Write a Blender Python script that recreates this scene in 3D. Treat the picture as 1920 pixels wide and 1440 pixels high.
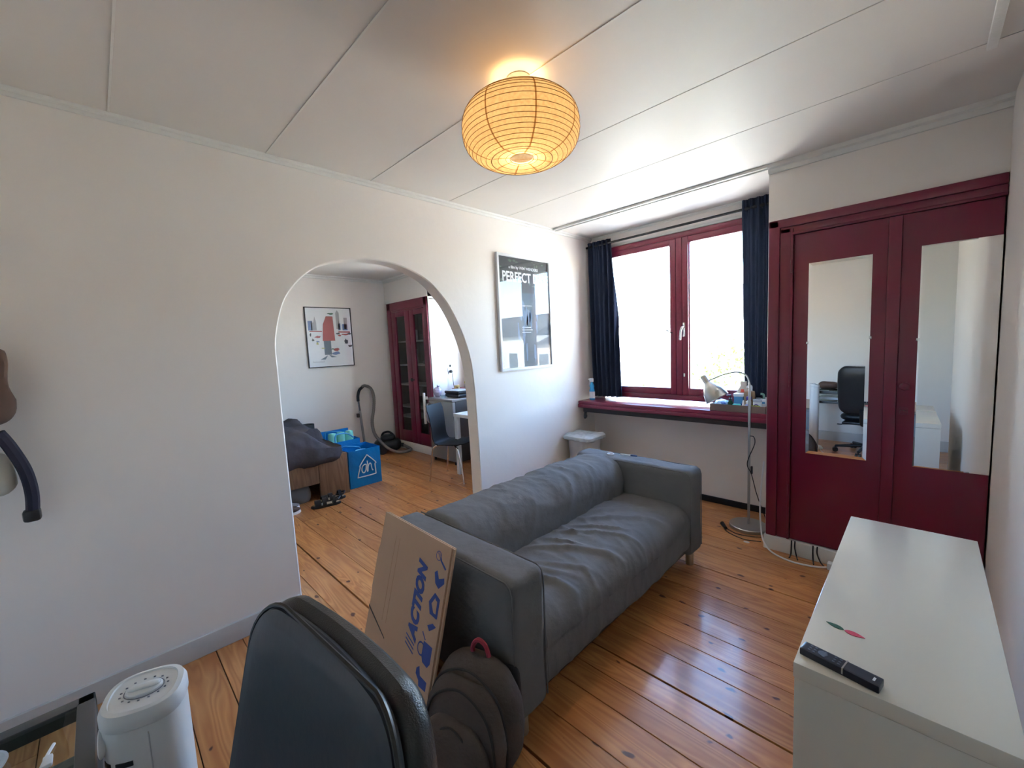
import bpy, bmesh, math, random
from mathutils import Vector, Matrix, noise
from math import pi, sin, cos, radians as R
random.seed(7)
for o in list(bpy.data.objects): bpy.data.objects.remove(o)
SC = bpy.context.scene
COL = SC.collection

# ------------------------------------------------------------------ camera
CAM = (0.0, 0.0, 1.52)
yaw, pitch, roll, FPX = .7856, .0923, -.04598, 776.4
fwd = Vector((-sin(yaw)*cos(pitch), cos(yaw)*cos(pitch), -sin(pitch)))
rgt = Vector((cos(yaw), sin(yaw), 0)); upv = rgt.cross(fwd)
r2 = rgt*cos(roll) + upv*sin(roll); u2 = upv*cos(roll) - rgt*sin(roll)
cd = bpy.data.cameras.new('camera'); cam = bpy.data.objects.new('camera', cd); COL.objects.link(cam)
m = Matrix((r2, u2, -fwd)).transposed().to_4x4(); m.translation = Vector(CAM)
cam.matrix_world = m
cd.sensor_fit = 'HORIZONTAL'; cd.sensor_width = 36; cd.lens = FPX/1920*36; cd.clip_start = .02; cd.clip_end = 500
SC.camera = cam
# ------------------------------------------------------------------ sky, sun, exposure
w = bpy.data.worlds.new('sky'); SC.world = w; w.use_nodes = True
nt = w.node_tree; nt.nodes.clear()
sky = nt.nodes.new('ShaderNodeTexSky'); sky.sky_type = 'NISHITA'; sky.sun_disc = False
sky.sun_elevation = R(48); sky.sun_rotation = R(200); sky.air_density = 1.0; sky.dust_density = .1; sky.ozone_density = 3.0
bg = nt.nodes.new('ShaderNodeBackground'); bg.inputs[1].default_value = 3.0
wo = nt.nodes.new('ShaderNodeOutputWorld')
nt.links.new(sky.outputs[0], bg.inputs[0]); nt.links.new(bg.outputs[0], wo.inputs[0])
sl = bpy.data.lights.new('sun', 'SUN'); sl.energy = 85; sl.angle = R(.6); sl.color = (1, .95, .87)
so = bpy.data.objects.new('sun', sl); COL.objects.link(so)
so.rotation_euler = Vector((.30, 1.0, -1.1)).to_track_quat('-Z', 'Y').to_euler()
def portal(x0, x1, z0, z1, y, e=0):
    l = bpy.data.lights.new('window_portal', 'AREA'); l.shape = 'RECTANGLE'; l.size = x1-x0; l.size_y = z1-z0
    l.cycles.is_portal = True
    o = bpy.data.objects.new('window_portal', l); COL.objects.link(o)
    o.location = ((x0+x1)/2, y, (z0+z1)/2); o.rotation_euler = (R(-90), 0, 0)
portal(-2.45, -.80, .92, 2.47, 4.12); portal(-4.75, -3.1, .95, 2.47, 4.12)
vs = SC.view_settings; vs.view_transform = 'Standard'; vs.look = 'None'; vs.gamma = 1; vs.use_curve_mapping = False
vs.exposure = 0.80

# ------------------------------------------------------------------ materials
def newmat(name):
    m = bpy.data.materials.new(name); m.use_nodes = True
    return m, m.node_tree, m.node_tree.nodes['Principled BSDF']
def N(nt, t, **kw):
    n = nt.nodes.new('ShaderNode'+t)
    for k, v in kw.items():
        if k in n.inputs: n.inputs[k].default_value = v
        else: setattr(n, k, v)
    return n
def coords(nt, scale=(1,1,1), kind='obj'):
    if kind == 'pos': s = N(nt, 'NewGeometry').outputs['Position']
    else: s = N(nt, 'TexCoord').outputs['Object']
    mp = N(nt, 'Mapping'); mp.inputs['Scale'].default_value = scale
    nt.links.new(s, mp.inputs[0]); return mp.outputs[0]
def mat(name, col, rough=.5, metal=0, var=.04, vscale=6, bump=0, bscale=40, spec=.5, coat=0, trans=0, stretch=(1,1,1)):
    m, nt, b = newmat(name)
    c = (*col, 1)
    b.inputs['Roughness'].default_value = rough; b.inputs['Metallic'].default_value = metal
    b.inputs['Specular IOR Level'].default_value = spec
    if coat: b.inputs['Coat Weight'].default_value = coat; b.inputs['Coat Roughness'].default_value = .08
    v = coords(nt, stretch)
    if var:
        nz = N(nt, 'TexNoise', Scale=vscale, Detail=4.0); nt.links.new(v, nz.inputs['Vector'])
        mr = N(nt, 'MapRange'); mr.inputs['To Min'].default_value = 1-var*2; mr.inputs['To Max'].default_value = 1+var*2
        nt.links.new(nz.outputs[0], mr.inputs[0])
        hs = N(nt, 'HueSaturation'); hs.inputs['Color'].default_value = c
        nt.links.new(mr.outputs[0], hs.inputs['Value']); nt.links.new(hs.outputs[0], b.inputs['Base Color'])
    else: b.inputs['Base Color'].default_value = c
    if bump:
        n2 = N(nt, 'TexNoise', Scale=bscale, Detail=5.0); nt.links.new(v, n2.inputs['Vector'])
        bp = N(nt, 'Bump', Strength=bump, Distance=.01); nt.links.new(n2.outputs[0], bp.inputs['Height']); nt.links.new(bp.outputs[0], b.inputs['Normal'])
    return m
def wood(name, c1, c2, rough=.28, knots=True, axis=0, knotcol=(.10,.025,.012), coat=.25):
    m, nt, b = newmat(name); L = nt.links
    oi = N(nt, 'ObjectInfo'); geo = N(nt, 'NewGeometry')
    cb = N(nt, 'CombineXYZ'); ml = N(nt, 'Math', operation='MULTIPLY'); ml.inputs[1].default_value = 37.0
    L.new(oi.outputs['Random'], ml.inputs[0])
    for i in (0, 1, 2): L.new(ml.outputs[0], cb.inputs[i])
    add = N(nt, 'VectorMath', operation='ADD'); L.new(geo.outputs['Position'], add.inputs[0]); L.new(cb.outputs[0], add.inputs[1])
    mp = N(nt, 'Mapping'); s = [9, 9, 9]; s[axis] = .9; mp.inputs['Scale'].default_value = s; L.new(add.outputs[0], mp.inputs[0])
    n1 = N(nt, 'TexNoise', Scale=1.0, Detail=2.0, Distortion=.6); L.new(mp.outputs[0], n1.inputs['Vector'])
    # growth rings from contour lines of stretched noise
    m1 = N(nt, 'Math', operation='MULTIPLY'); m1.inputs[1].default_value = 11.0; L.new(n1.outputs[0], m1.inputs[0])
    fr = N(nt, 'Math', operation='PINGPONG'); fr.inputs[1].default_value = .5; L.new(m1.outputs[0], fr.inputs[0])
    n2 = N(nt, 'TexNoise', Scale=14.0, Detail=4.0); mp2 = N(nt, 'Mapping'); s2 = [1, 14, 14] ; s2 = [14,14,14]; s2[axis] = .8
    mp2.inputs['Scale'].default_value = s2; n2.inputs['Scale'].default_value = 1.5; L.new(add.outputs[0], mp2.inputs[0]); L.new(mp2.outputs[0], n2.inputs['Vector'])
    mx = N(nt, 'Math', operation='ADD'); L.new(fr.outputs[0], mx.inputs[0])
    m3 = N(nt, 'Math', operation='MULTIPLY'); m3.inputs[1].default_value = .9; L.new(n2.outputs[0], m3.inputs[0]); L.new(m3.outputs[0], mx.inputs[1])
    rp = N(nt, 'ValToRGB'); rp.color_ramp.elements[0].position = .30; rp.color_ramp.elements[0].color = (*c1, 1)
    rp.color_ramp.elements[1].position = .95; rp.color_ramp.elements[1].color = (*c2, 1); L.new(mx.outputs[0], rp.inputs[0])
    hs = N(nt, 'HueSaturation'); L.new(rp.outputs[0], hs.inputs['Color'])
    mr = N(nt, 'MapRange'); mr.inputs['To Min'].default_value = .80; mr.inputs['To Max'].default_value = 1.12; L.new(oi.outputs['Random'], mr.inputs[0]); L.new(mr.outputs[0], hs.inputs['Value'])
    out = hs.outputs[0]
    if knots:
        mpk = N(nt, 'Mapping'); mpk.inputs['Scale'].default_value = (4.2, 7.5, 1) if axis == 0 else (5.5, 2.6, 5.5); L.new(add.outputs[0], mpk.inputs[0])
        # warp slightly
        nw = N(nt, 'TexNoise', Scale=3.0); L.new(mpk.outputs[0], nw.inputs['Vector'])
        vm = N(nt, 'VectorMath', operation='SCALE'); vm.inputs['Scale'].default_value = .22; L.new(nw.outputs['Color'], vm.inputs[0])
        va = N(nt, 'VectorMath', operation='ADD'); L.new(mpk.outputs[0], va.inputs[0]); L.new(vm.outputs[0], va.inputs[1])
        vo = N(nt, 'TexVoronoi', Scale=1.0); vo.voronoi_dimensions = '2D'; L.new(va.outputs[0], vo.inputs['Vector'])
        # knot size varies with the cell colour
        sp = N(nt, 'SeparateColor'); L.new(vo.outputs['Color'], sp.inputs[0])
        sz = N(nt, 'MapRange'); sz.inputs['From Min'].default_value = .3; sz.inputs['To Min'].default_value = 0.0; sz.inputs['To Max'].default_value = .09
        L.new(sp.outputs[0], sz.inputs[0])
        sb = N(nt, 'Math', operation='SUBTRACT'); L.new(sz.outputs[0], sb.inputs[0]); L.new(vo.outputs['Distance'], sb.inputs[1])
        st = N(nt, 'MapRange'); st.inputs['From Min'].default_value = -.015; st.inputs['From Max'].default_value = .02; L.new(sb.outputs[0], st.inputs[0])
        mk = N(nt, 'Mix', data_type='RGBA'); L.new(st.outputs[0], mk.inputs[0]); L.new(out, mk.inputs[6]); mk.inputs[7].default_value = (*knotcol, 1)
        out = mk.outputs[2]
    L.new(out, b.inputs['Base Color']); b.inputs['Roughness'].default_value = rough
    b.inputs['Coat Weight'].default_value = coat; b.inputs['Coat Roughness'].default_value = .12
    bp = N(nt, 'Bump', Strength=.12, Distance=.004); L.new(n1.outputs[0], bp.inputs['Height']); L.new(bp.outputs[0], b.inputs['Normal']); L.new(bp.outputs[0], b.inputs['Coat Normal'])
    return m
def glassmat(name, tint=(1,1,1), f=1.5, rough=0.0):
    m = bpy.data.materials.new(name); m.use_nodes = True; nt = m.node_tree; nt.nodes.clear()
    t = N(nt, 'BsdfTransparent'); t.inputs[0].default_value = (*tint, 1); g = N(nt, 'BsdfGlossy'); g.inputs['Roughness'].default_value = rough
    fr = N(nt, 'Fresnel'); fr.inputs[0].default_value = f; mx = N(nt, 'MixShader'); o = N(nt, 'OutputMaterial')
    ge = N(nt, 'NewGeometry'); iv = N(nt, 'Math', operation='SUBTRACT'); iv.inputs[0].default_value = 1; ml = N(nt, 'Math', operation='MULTIPLY')
    nt.links.new(ge.outputs['Backfacing'], iv.inputs[1]); nt.links.new(iv.outputs[0], ml.inputs[0]); nt.links.new(fr.outputs[0], ml.inputs[1])
    nt.links.new(ml.outputs[0], mx.inputs[0]); nt.links.new(t.outputs[0], mx.inputs[1]); nt.links.new(g.outputs[0], mx.inputs[2]); nt.links.new(mx.outputs[0], o.inputs[0])
    return m
M = {}
M['wall'] = mat('wall_paint', (.86,.805,.75), .65, var=.02, vscale=1.3, bump=.25, bscale=9)
M['ceil'] = mat('ceiling_paint', (.76,.72,.67), .5, var=.015, vscale=2, bump=.12, bscale=5)
M['trim'] = mat('trim_paint', (.78,.765,.72), .4, var=.03, vscale=12, bump=.1, bscale=60)
M['base'] = mat('baseboard_grey', (.56,.55,.53), .45, var=.04, bump=.1)
M['door'] = mat('grey_door_paint', (.36,.36,.35), .5)
M['floor'] = wood('varnished_pine', (.67,.325,.118), (.46,.178,.056), rough=.30, coat=.35)
M['under'] = mat('dark_gap', (.03,.018,.012), .9)
M['red'] = mat('burgundy_gloss_paint', (.155,.009,.036), .30, var=.05, vscale=3, bump=.10, bscale=14, coat=.25)
M['redw'] = mat('burgundy_window_paint', (.20,.016,.045), .33, var=.10, vscale=9, bump=.25, bscale=30, coat=.2)
M['black'] = mat('black_plastic', (.012,.012,.014), .4)
M['darkwood'] = mat('dark_stained_board', (.035,.028,.027), .7)
M['sofa'] = mat('grey_cotton_cover', (.165,.172,.180), .9, var=.07, vscale=7, bump=.45, bscale=24, spec=.2)
M['leather'] = mat('black_leatherette', (.013,.014,.017), .34, var=.1, vscale=8, bump=.22, bscale=420, spec=.6)
M['vinyl'] = mat('smooth_navy_black_vinyl', (.010,.014,.026), .42, bump=.05, bscale=60)
M['steel'] = mat('brushed_steel', (.46,.46,.45), .32, metal=1, var=.05)
M['chrome'] = mat('chrome', (.75,.75,.75), .12, metal=1, var=0)
M['white'] = mat('white_plastic', (.80,.82,.84), .3, var=.01)
M['lacq'] = mat('white_lacquer', (.76,.74,.665), .12, var=.01, vscale=2, coat=.5)
M['card'] = mat('corrugated_cardboard', (.52,.36,.25), .8, var=.05, vscale=3, bump=.1, bscale=30)
M['cardedge'] = mat('cardboard_cut_edge', (.34,.20,.11), .9, var=.25, vscale=60)
M['blueink'] = mat('blue_print_ink', (.03,.075,.33), .6, var=.02)
M['greyink'] = mat('grey_print_ink', (.22,.17,.14), .7, var=.02)
M['pack'] = mat('taupe_backpack_cloth', (.105,.088,.082), .85, var=.08, vscale=12, bump=.5, bscale=60, spec=.2)
M['packd'] = mat('dark_backpack_webbing', (.035,.032,.034), .8, bump=.3, bscale=80)
M['pink'] = mat('pink_webbing', (.32,.03,.06), .7)
M['curt'] = mat('navy_curtain_cloth', (.030,.040,.075), .9, var=.1, vscale=20, bump=.3, bscale=150, spec=.15)
def add_translucency(m, c, f):
    nt = m.node_tree; b = nt.nodes['Principled BSDF']; t = N(nt, 'BsdfTranslucent'); t.inputs[0].default_value = (*c, 1); x = N(nt, 'MixShader'); x.inputs[0].default_value = f
    nt.links.new(b.outputs[0], x.inputs[1]); nt.links.new(t.outputs[0], x.inputs[2]); nt.links.new(x.outputs[0], nt.nodes['Material Output'].inputs[0])
add_translucency(M['curt'], (.13,.14,.17), .22)
M['mirror'] = mat('mirror_silver', (.93,.94,.93), .0, metal=1, var=0)
M['glass'] = glassmat('window_glass', (.98,.99,.98))
M['pglass'] = glassmat('picture_glass', (1,1,1), 1.5)
M['cglass'] = glassmat('cabinet_glass', (.80,.84,.84), 1.45)
M['tglass'] = glassmat('table_glass', (.80,.88,.86), 1.5)
M['jar'] = glassmat('jar_glass', (.85,.90,.90), 1.4)
M['oak'] = wood('brown_oak_laminate', (.26,.155,.088), (.165,.09,.05), rough=.5, knots=False, axis=2, coat=0)
M['duvet'] = mat('charcoal_duvet_cloth', (.075,.068,.075), .9, var=.12, vscale=4, bump=.5, bscale=18, spec=.2)
M['bagblue'] = mat('woven_blue_plastic', (.0,.20,.56), .35, var=.12, vscale=5, bump=.5, bscale=22)
M['mint'] = mat('mint_plastic_wrap', (.25,.72,.60), .25, bump=.3)
M['fridge'] = mat('silver_fridge_panel', (.34,.34,.335), .35, metal=.5, var=.03)
M['fridged'] = mat('dark_fridge_side', (.06,.06,.062), .5)
M['shell'] = mat('black_chair_shell', (.014,.014,.015), .6, spec=.2)
M['hose'] = mat('grey_ribbed_hose', (.20,.18,.165), .4)
M['paperw'] = mat('white_paper', (.80,.81,.83), .6, var=.02)
M['inkdark'] = mat('near_black_print', (.010,.014,.018), .5, var=.3, vscale=14)
M['roof'] = mat('grey_roof_tiles', (.035,.030,.030), .9, var=.25, vscale=14)
M['render'] = mat('cream_house_render', (.82,.79,.72), .8, var=.03)
M['brick'] = mat('light_brick', (.62,.52,.46), .8, var=.08, vscale=6)
M['leafm'] = mat('tree_leaves', (.09,.13,.02), .6, var=.3, vscale=3)
M['bark'] = mat('bark', (.12,.08,.05), .9)
M['street'] = mat('courtyard_ground', (.45,.44,.41), .9)
def col(name, c, rough=.45, **k):
    if name not in M: M[name] = mat(name, c, rough, var=.02, **k)
    return M[name]

# ------------------------------------------------------------------ mesh helper
class MB:
    def __init__(s, T=None): s.v = []; s.f = []; s.T = T or Matrix()
    def add(s, vs, fs):
        b = len(s.v); s.v += [s.T @ Vector(v) for v in vs]; s.f += [tuple(i+b for i in f) for f in fs]; return s
    def box(s, x0, x1, y0, y1, z0, z1, bv=0):
        if bv: return s.rbox(x0, x1, y0, y1, z0, z1, bv)
        v = [(x, y, z) for x in (x0, x1) for y in (y0, y1) for z in (z0, z1)]
        return s.add(v, [(0,1,3,2),(4,6,7,5),(0,4,5,1),(2,3,7,6),(0,2,6,4),(1,5,7,3)])
    def rbox(s, x0, x1, y0, y1, z0, z1, b):
        "box with one-step chamfered edges"
        b = min(b, (x1-x0)*.45, (y1-y0)*.45, (z1-z0)*.45)
        X = [x0, x0+b, x1-b, x1]; Y = [y0, y0+b, y1-b, y1]; Z = [z0, z0+b, z1-b, z1]
        bm = bmesh.new(); bmesh.ops.create_cube(bm, size=1)
        for v in bm.verts: v.co = Vector(((x0+x1)/2+v.co.x*(x1-x0), (y0+y1)/2+v.co.y*(y1-y0), (z0+z1)/2+v.co.z*(z1-z0)))
        bmesh.ops.bevel(bm, geom=bm.edges[:], offset=b, segments=2, profile=.6, affect='EDGES')
        return s.bm(bm)
    def bm(s, bm):
        bm.verts.index_update(); s.add([v.co.copy() for v in bm.verts], [[v.index for v in f.verts] for f in bm.faces]); bm.free(); return s
    def soft(s, x0, x1, y0, y1, z0, z1, r, res=.03, fn=None):
        "rounded box as a fine grid, optional displacement fn(p, n) -> p"
        if not isinstance(r, tuple): r = (r, r, r)
        lo = Vector((x0, y0, z0)); hi = Vector((x1, y1, z1)); r = tuple(min(r[i], (hi[i]-lo[i])/2*.999) for i in range(3))
        n = [max(4, int((hi[i]-lo[i])/res)) for i in range(3)]
        def ax(i):
            # denser near the rounding
            k = n[i]; return [lo[i]+(hi[i]-lo[i])*t/k for t in range(k+1)]
        A = [ax(i) for i in range(3)]; d = {}; vs = []; fs = []
        def vid(i, j, k):
            key = (i, j, k)
            if key not in d:
                p = Vector((A[0][i], A[1][j], A[2][k])); q = Vector([max(lo[a]+r[a], min(hi[a]-r[a], p[a])) for a in range(3)])
                e = Vector([(p[a]-q[a])/r[a] for a in range(3)])
                nn = e.normalized() if e.length > 1e-6 else Vector((0,0,1))
                p2 = q+Vector([nn[a]*r[a] for a in range(3)])
                nr = Vector([nn[a]/r[a] for a in range(3)]).normalized()
                if fn: p2 = fn(p2, nr)
                d[key] = len(vs); vs.append(p2)
            return d[key]
        a, b, c = n
        for i in range(a):
            for j in range(b):
                fs.append((vid(i,j,0), vid(i,j+1,0), vid(i+1,j+1,0), vid(i+1,j,0))); fs.append((vid(i,j,c), vid(i+1,j,c), vid(i+1,j+1,c), vid(i,j+1,c)))
        for i in range(a):
            for k in range(c):
                fs.append((vid(i,0,k), vid(i+1,0,k), vid(i+1,0,k+1), vid(i,0,k+1))); fs.append((vid(i,b,k), vid(i,b,k+1), vid(i+1,b,k+1), vid(i+1,b,k)))
        for j in range(b):
            for k in range(c):
                fs.append((vid(0,j,k), vid(0,j,k+1), vid(0,j+1,k+1), vid(0,j+1,k))); fs.append((vid(a,j,k), vid(a,j+1,k), vid(a,j+1,k+1), vid(a,j,k+1)))
        return s.add(vs, fs)
    def tube(s, pts, r, n=10, closed=False, cap=True):
        P = [Vector(p) for p in pts]; k = len(P); rr = r if isinstance(r, (list, tuple)) else [r]*k
        vs = []; fs = []; up = None
        for i, p in enumerate(P):
            if closed: t = (P[(i+1) % k]-P[i-1])
            else: t = P[min(i+1, k-1)]-P[max(i-1, 0)]
            t.normalize()
            if up is None: up = t.orthogonal().normalized()
            up = (up - t*up.dot(t)); up = up.normalized() if up.length > 1e-5 else t.orthogonal().normalized()
            sd = t.cross(up)
            for a in range(n): th = 2*pi*a/n; vs.append(p+(up*cos(th)+sd*sin(th))*rr[i])
        for i in range(k if closed else k-1):
            for a in range(n):
                j = (i+1) % k; fs.append((i*n+a, i*n+(a+1) % n, j*n+(a+1) % n, j*n+a))
        if cap and not closed: fs.append(tuple(range(n))[::-1]); fs.append(tuple((k-1)*n+a for a in range(n)))
        return s.add(vs, fs)
    def lathe(s, prof, c=(0,0,0), n=24, sx=1, sy=1, cap=True):
        vs = []; fs = []; k = len(prof)
        for r, z in prof:
            for a in range(n): vs.append((c[0]+r*sx*cos(2*pi*a/n), c[1]+r*sy*sin(2*pi*a/n), c[2]+z))
        for i in range(k-1):
            for a in range(n): fs.append((i*n+a, i*n+(a+1) % n, (i+1)*n+(a+1) % n, (i+1)*n+a))
        if cap:
            if prof[0][0] > 1e-5: fs.append(tuple(range(n))[::-1])
            if prof[-1][0] > 1e-5: fs.append(tuple((k-1)*n+a for a in range(n)))
        return s.add(vs, fs)
    def cyl(s, c, r, h, n=20): return s.lathe([(r*.97, 0), (r, .02*h), (r, .98*h), (r*.97, h)], c, n)
    def prism(s, poly, axis, a, b):
        "polygon in the plane normal to axis, extruded from a to b"
        def P(u, v, w): return (w, u, v) if axis == 0 else (u, w, v) if axis == 1 else (u, v, w)
        k = len(poly); vs = [P(u, v, a) for u, v in poly]+[P(u, v, b) for u, v in poly]
        return s.add(vs, [tuple(range(k)), tuple(range(k, 2*k))[::-1]]+[(i, (i+1) % k, k+(i+1) % k, k+i) for i in range(k)])
def worldm(o):
    m = Matrix()
    while o: m = o.matrix_basis @ m; o = o.parent
    return m
def obj(name, mb, mt, parent=None, smooth=True, origin=None):
    me = bpy.data.meshes.new(name); V = [Vector(v) for v in mb.v]
    o = bpy.data.objects.new(name, me)
    if parent: inv = worldm(parent).inverted(); V = [inv @ v for v in V]
    else:
        if origin is None:
            xs = [v.x for v in V]; ys = [v.y for v in V]; zs = [v.z for v in V]
            origin = ((min(xs)+max(xs))/2, (min(ys)+max(ys))/2, min(zs))
        V = [v-Vector(origin) for v in V]; o.location = origin
    me.from_pydata([tuple(v) for v in V], [], [tuple(f) for f in mb.f]); me.update()
    bm = bmesh.new(); bm.from_mesh(me); bmesh.ops.recalc_face_normals(bm, faces=bm.faces)
    if smooth:
        for e in bm.edges:
            if len(e.link_faces) == 2 and e.calc_face_angle(0) > R(38): e.smooth = False
            else: e.smooth = True
        for f in bm.faces: f.smooth = True
    bm.to_mesh(me); bm.free()
    me.materials.append(M[mt] if isinstance(mt, str) else mt)
    COL.objects.link(o); o.parent = parent
    return o
def tag(o, label=None, cat=None, group=None, kind=None):
    if label: o['label'] = label
    if cat: o['category'] = cat
    if group: o['group'] = group
    if kind: o['kind'] = kind
    return o
def thing(name, label, cat, loc, rz=0, group=None):
    o = bpy.data.objects.new(name, None); o.empty_display_size = .05; COL.objects.link(o); o.location = loc; o.rotation_euler = (0, 0, rz)
    return tag(o, label, cat, group)
def struct(name, mb=None, mt=None, parent=None, loc=(0,0,0), smooth=True):
    if mb is None:
        o = bpy.data.objects.new(name, None); COL.objects.link(o); o.location = loc
    else: o = obj(name, mb, mt, parent, smooth)
    if not parent: o['kind'] = 'structure'
    return o
def B(*a, T=None): return MB(T).box(*a)
def text(s, size, Mx, mt, parent, name='lettering', bold=0, shear=0, sx=1, depth=.0006, align='LEFT', space=1):
    cu = bpy.data.curves.new('t', 'FONT'); cu.body = s; cu.size = size; cu.offset = bold; cu.shear = shear; cu.extrude = depth; cu.align_x = align; cu.resolution_u = 3; cu.space_character = space
    t = bpy.data.objects.new('t', cu); COL.objects.link(t)
    dg = bpy.context.evaluated_depsgraph_get(); me = bpy.data.meshes.new_from_object(t.evaluated_get(dg))
    mb = MB(Mx @ Matrix.Diagonal((sx, 1, 1, 1))); mb.add([v.co.copy() for v in me.vertices], [tuple(p.vertices) for p in me.polygons])
    bpy.data.objects.remove(t); bpy.data.meshes.remove(me)
    return obj(name, mb, mt, parent, smooth=False)
def frameM(origin, ux, uy):
    "matrix taking local x,y,z to ux, uy, ux x uy at origin"
    ux = Vector(ux).normalized(); uy = Vector(uy).normalized(); uz = ux.cross(uy)
    m = Matrix((ux, uy, uz)).transposed().to_4x4(); m.translation = Vector(origin); return m
def spline(pts, n=8, closed=False):
    P = [Vector(p) for p in pts]; k = len(P); out = []
    for i in range(k if closed else k-1):
        if closed: a, b, c, d = P[i-1], P[i], P[(i+1) % k], P[(i+2) % k]
        else: a, b, c, d = P[max(i-1, 0)], P[i], P[i+1], P[min(i+2, k-1)]
        for j in range(n):
            t = j/n; out.append(.5*((2*b)+(c-a)*t+(2*a-5*b+4*c-d)*t*t+(3*b-a-3*c+d)*t**3))
    if not closed: out.append(P[-1])
    return out
def nz(p, s, seed=0): return noise.noise(Vector(p)*s+Vector((seed*7.3, seed*3.1, seed*1.7)))
def ridge(p, seed=0): v = 1-abs(noise.noise(Vector(p)+Vector((seed*5.1, seed*2.3, seed)))); return v**5

XL, XF, YB, YR, XR, H = -2.60, -6.05, 3.89, -.60, .27, 2.62
YW = 3.27          # plane of the built-in wardrobe
YC = 3.30          # plane of the far cupboard

# ------------------------------------------------------------------ floor
fl = struct('floor', B(XF-.1, 1.3, YR-.1, YB+.2, -.20, -.020), 'under')
ys = [-.62,-.46,-.31,-.15,0,.14,.30,.42,.58,.72,.86,1.01,1.20,1.375,1.51,1.645,1.82,1.94,2.08,2.25,2.42,2.58,2.71,2.88,3.04,3.20,3.36,3.52,3.70,3.90]
wide = {1.01: .011, 1.645: .010, 2.71: .011, .30: .004}
rnd = random.Random(3)
for i in range(len(ys)-1):
    a, b = ys[i], ys[i+1]; ga = wide.get(a, .003)/2; gb = wide.get(b, .003)/2
    cuts = [XF-.04, XF+rnd.uniform(1.2, 2.4), XF+rnd.uniform(3.6, 4.8), 1.25]
    for c0, c1 in zip(cuts, cuts[1:]):
        dz = rnd.uniform(-.0012, .0)
        mb = MB().rbox(c0+.0008, c1-.0008, a+ga, b-gb, -.020, dz, .0022)
        obj('floor_plank', mb, 'floor', fl, smooth=False)
# ------------------------------------------------------------------ ceiling
ce = struct('ceiling', B(XF-.1, 1.3, YR-.1, YB+.2, H+.016, H+.30), 'ceil')
cy = [-.46, .15, .765, 1.37, 1.99, 2.60, 3.225]
cb = [YR]+cy
for a, b in zip(cb, cb[1:]):
    obj('ceiling_panel', MB().rbox(XL-.0, XR+.9, a+.0025, b-.0025, H, H+.016, .002), 'ceil', ce, smooth=False)
obj('ceiling_panel', MB().rbox(XL, XR, 3.228, YB, H, H+.016, .002), 'ceil', ce, smooth=False)
obj('ceiling_panel', MB().rbox(XF, XL-.12, YR, YB, H, H+.016, .002), 'ceil', ce, smooth=False)
for y in (.15, .765, 1.37): obj('batten', MB().rbox(XL, XR+.9, y-.005, y+.003, H-.0025, H, .001), 'trim', ce, smooth=False)
# ------------------------------------------------------------------ walls
arch = [(.74,0),(.735,.6),(.73,1.2),(.73,1.45)]
ap = spline([(0,.73,1.45),(0,.735,1.62),(0,.79,1.82),(0,.88,1.95),(0,1.01,2.05),(0,1.18,2.105),(0,1.36,2.125),(0,1.56,2.105),(0,1.76,2.03),(0,1.90,1.91),(0,2.00,1.77),(0,2.09,1.58),(0,2.145,1.38),(0,2.165,1.15)], 5)
arch += [(p.y, p.z) for p in ap[1:]]+[(2.175,.7),(2.18,0)]
poly = [(YR-.05, 0)]+arch+[(YB+.05, 0),(YB+.05, H+.02),(YR-.05, H+.02)]
def grow(pt):
    y, z = pt
    if pt not in arch: return pt
    d = Vector((y-1.455, max(0, z-1.35))); d.normalize(); return (y+d.x*.007, z+d.y*.007)
k = len(poly); r0 = [(XL-.115, y, z) for y, z in poly]; r1 = [(XL-.006, y, z) for y, z in poly]; r2_ = [(XL, *grow(p)) for p in poly]
fs = [tuple(range(k)), tuple(range(2*k, 3*k))[::-1]]+[(b+i, b+(i+1) % k, b+k+(i+1) % k, b+k+i) for b in (0, k) for i in range(k)]
struct('wall_left', MB().add(r0+r1+r2_, fs), 'wall', smooth=False)
struct('wall_far_left', B(XF-.15, XF, YR-.1, YB+.15, -.02, H+.02), 'wall')
def wall_with_holes(holes, x0, x1, y0, y1):
    mb = MB(); xs = sorted({x0, x1, *[h[0] for h in holes], *[h[1] for h in holes]})
    for a, b in zip(xs, xs[1:]):
        hz = [h for h in holes if h[0] <= a+1e-6 and h[1] >= b-1e-6]
        if hz: mb.box(a, b, y0, y1, -.02, hz[0][2]); mb.box(a, b, y0, y1, hz[0][3], H+.02)
        else: mb.box(a, b, y0, y1, -.02, H+.02)
    return mb
struct('wall_back', wall_with_holes([(-2.46, -.80, .895, 2.48), (-4.75, -3.1, .95, 2.47)], XF-.1, 1.3, YB, YB+.22), 'wall')
struct('wall_right', B(XR, XR+.12, .93, YB, -.02, H+.02), 'wall')
struct('wall_recess', B(1.15, 1.3, YR-.1, 1.05, -.02, H+.02).box(XR+.12, 1.3, .93, 1.05, -.02, H+.02), 'wall')
struct('wall_rear', B(XF-.1, 1.3, YR-.14, YR, -.02, H+.02), 'wall')
struct('wall_wardrobe', B(-.77, XR, YW, YW+.08, 2.262, H).box(-.77, -.745, YW+.002, YB, 0, H), 'wall')
struct('wall_cupboard', B(XF, -4.87, YC, YC+.08, 2.252, H).box(-4.895, -4.87, YC+.002, YB, 0, H), 'wall')
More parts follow.
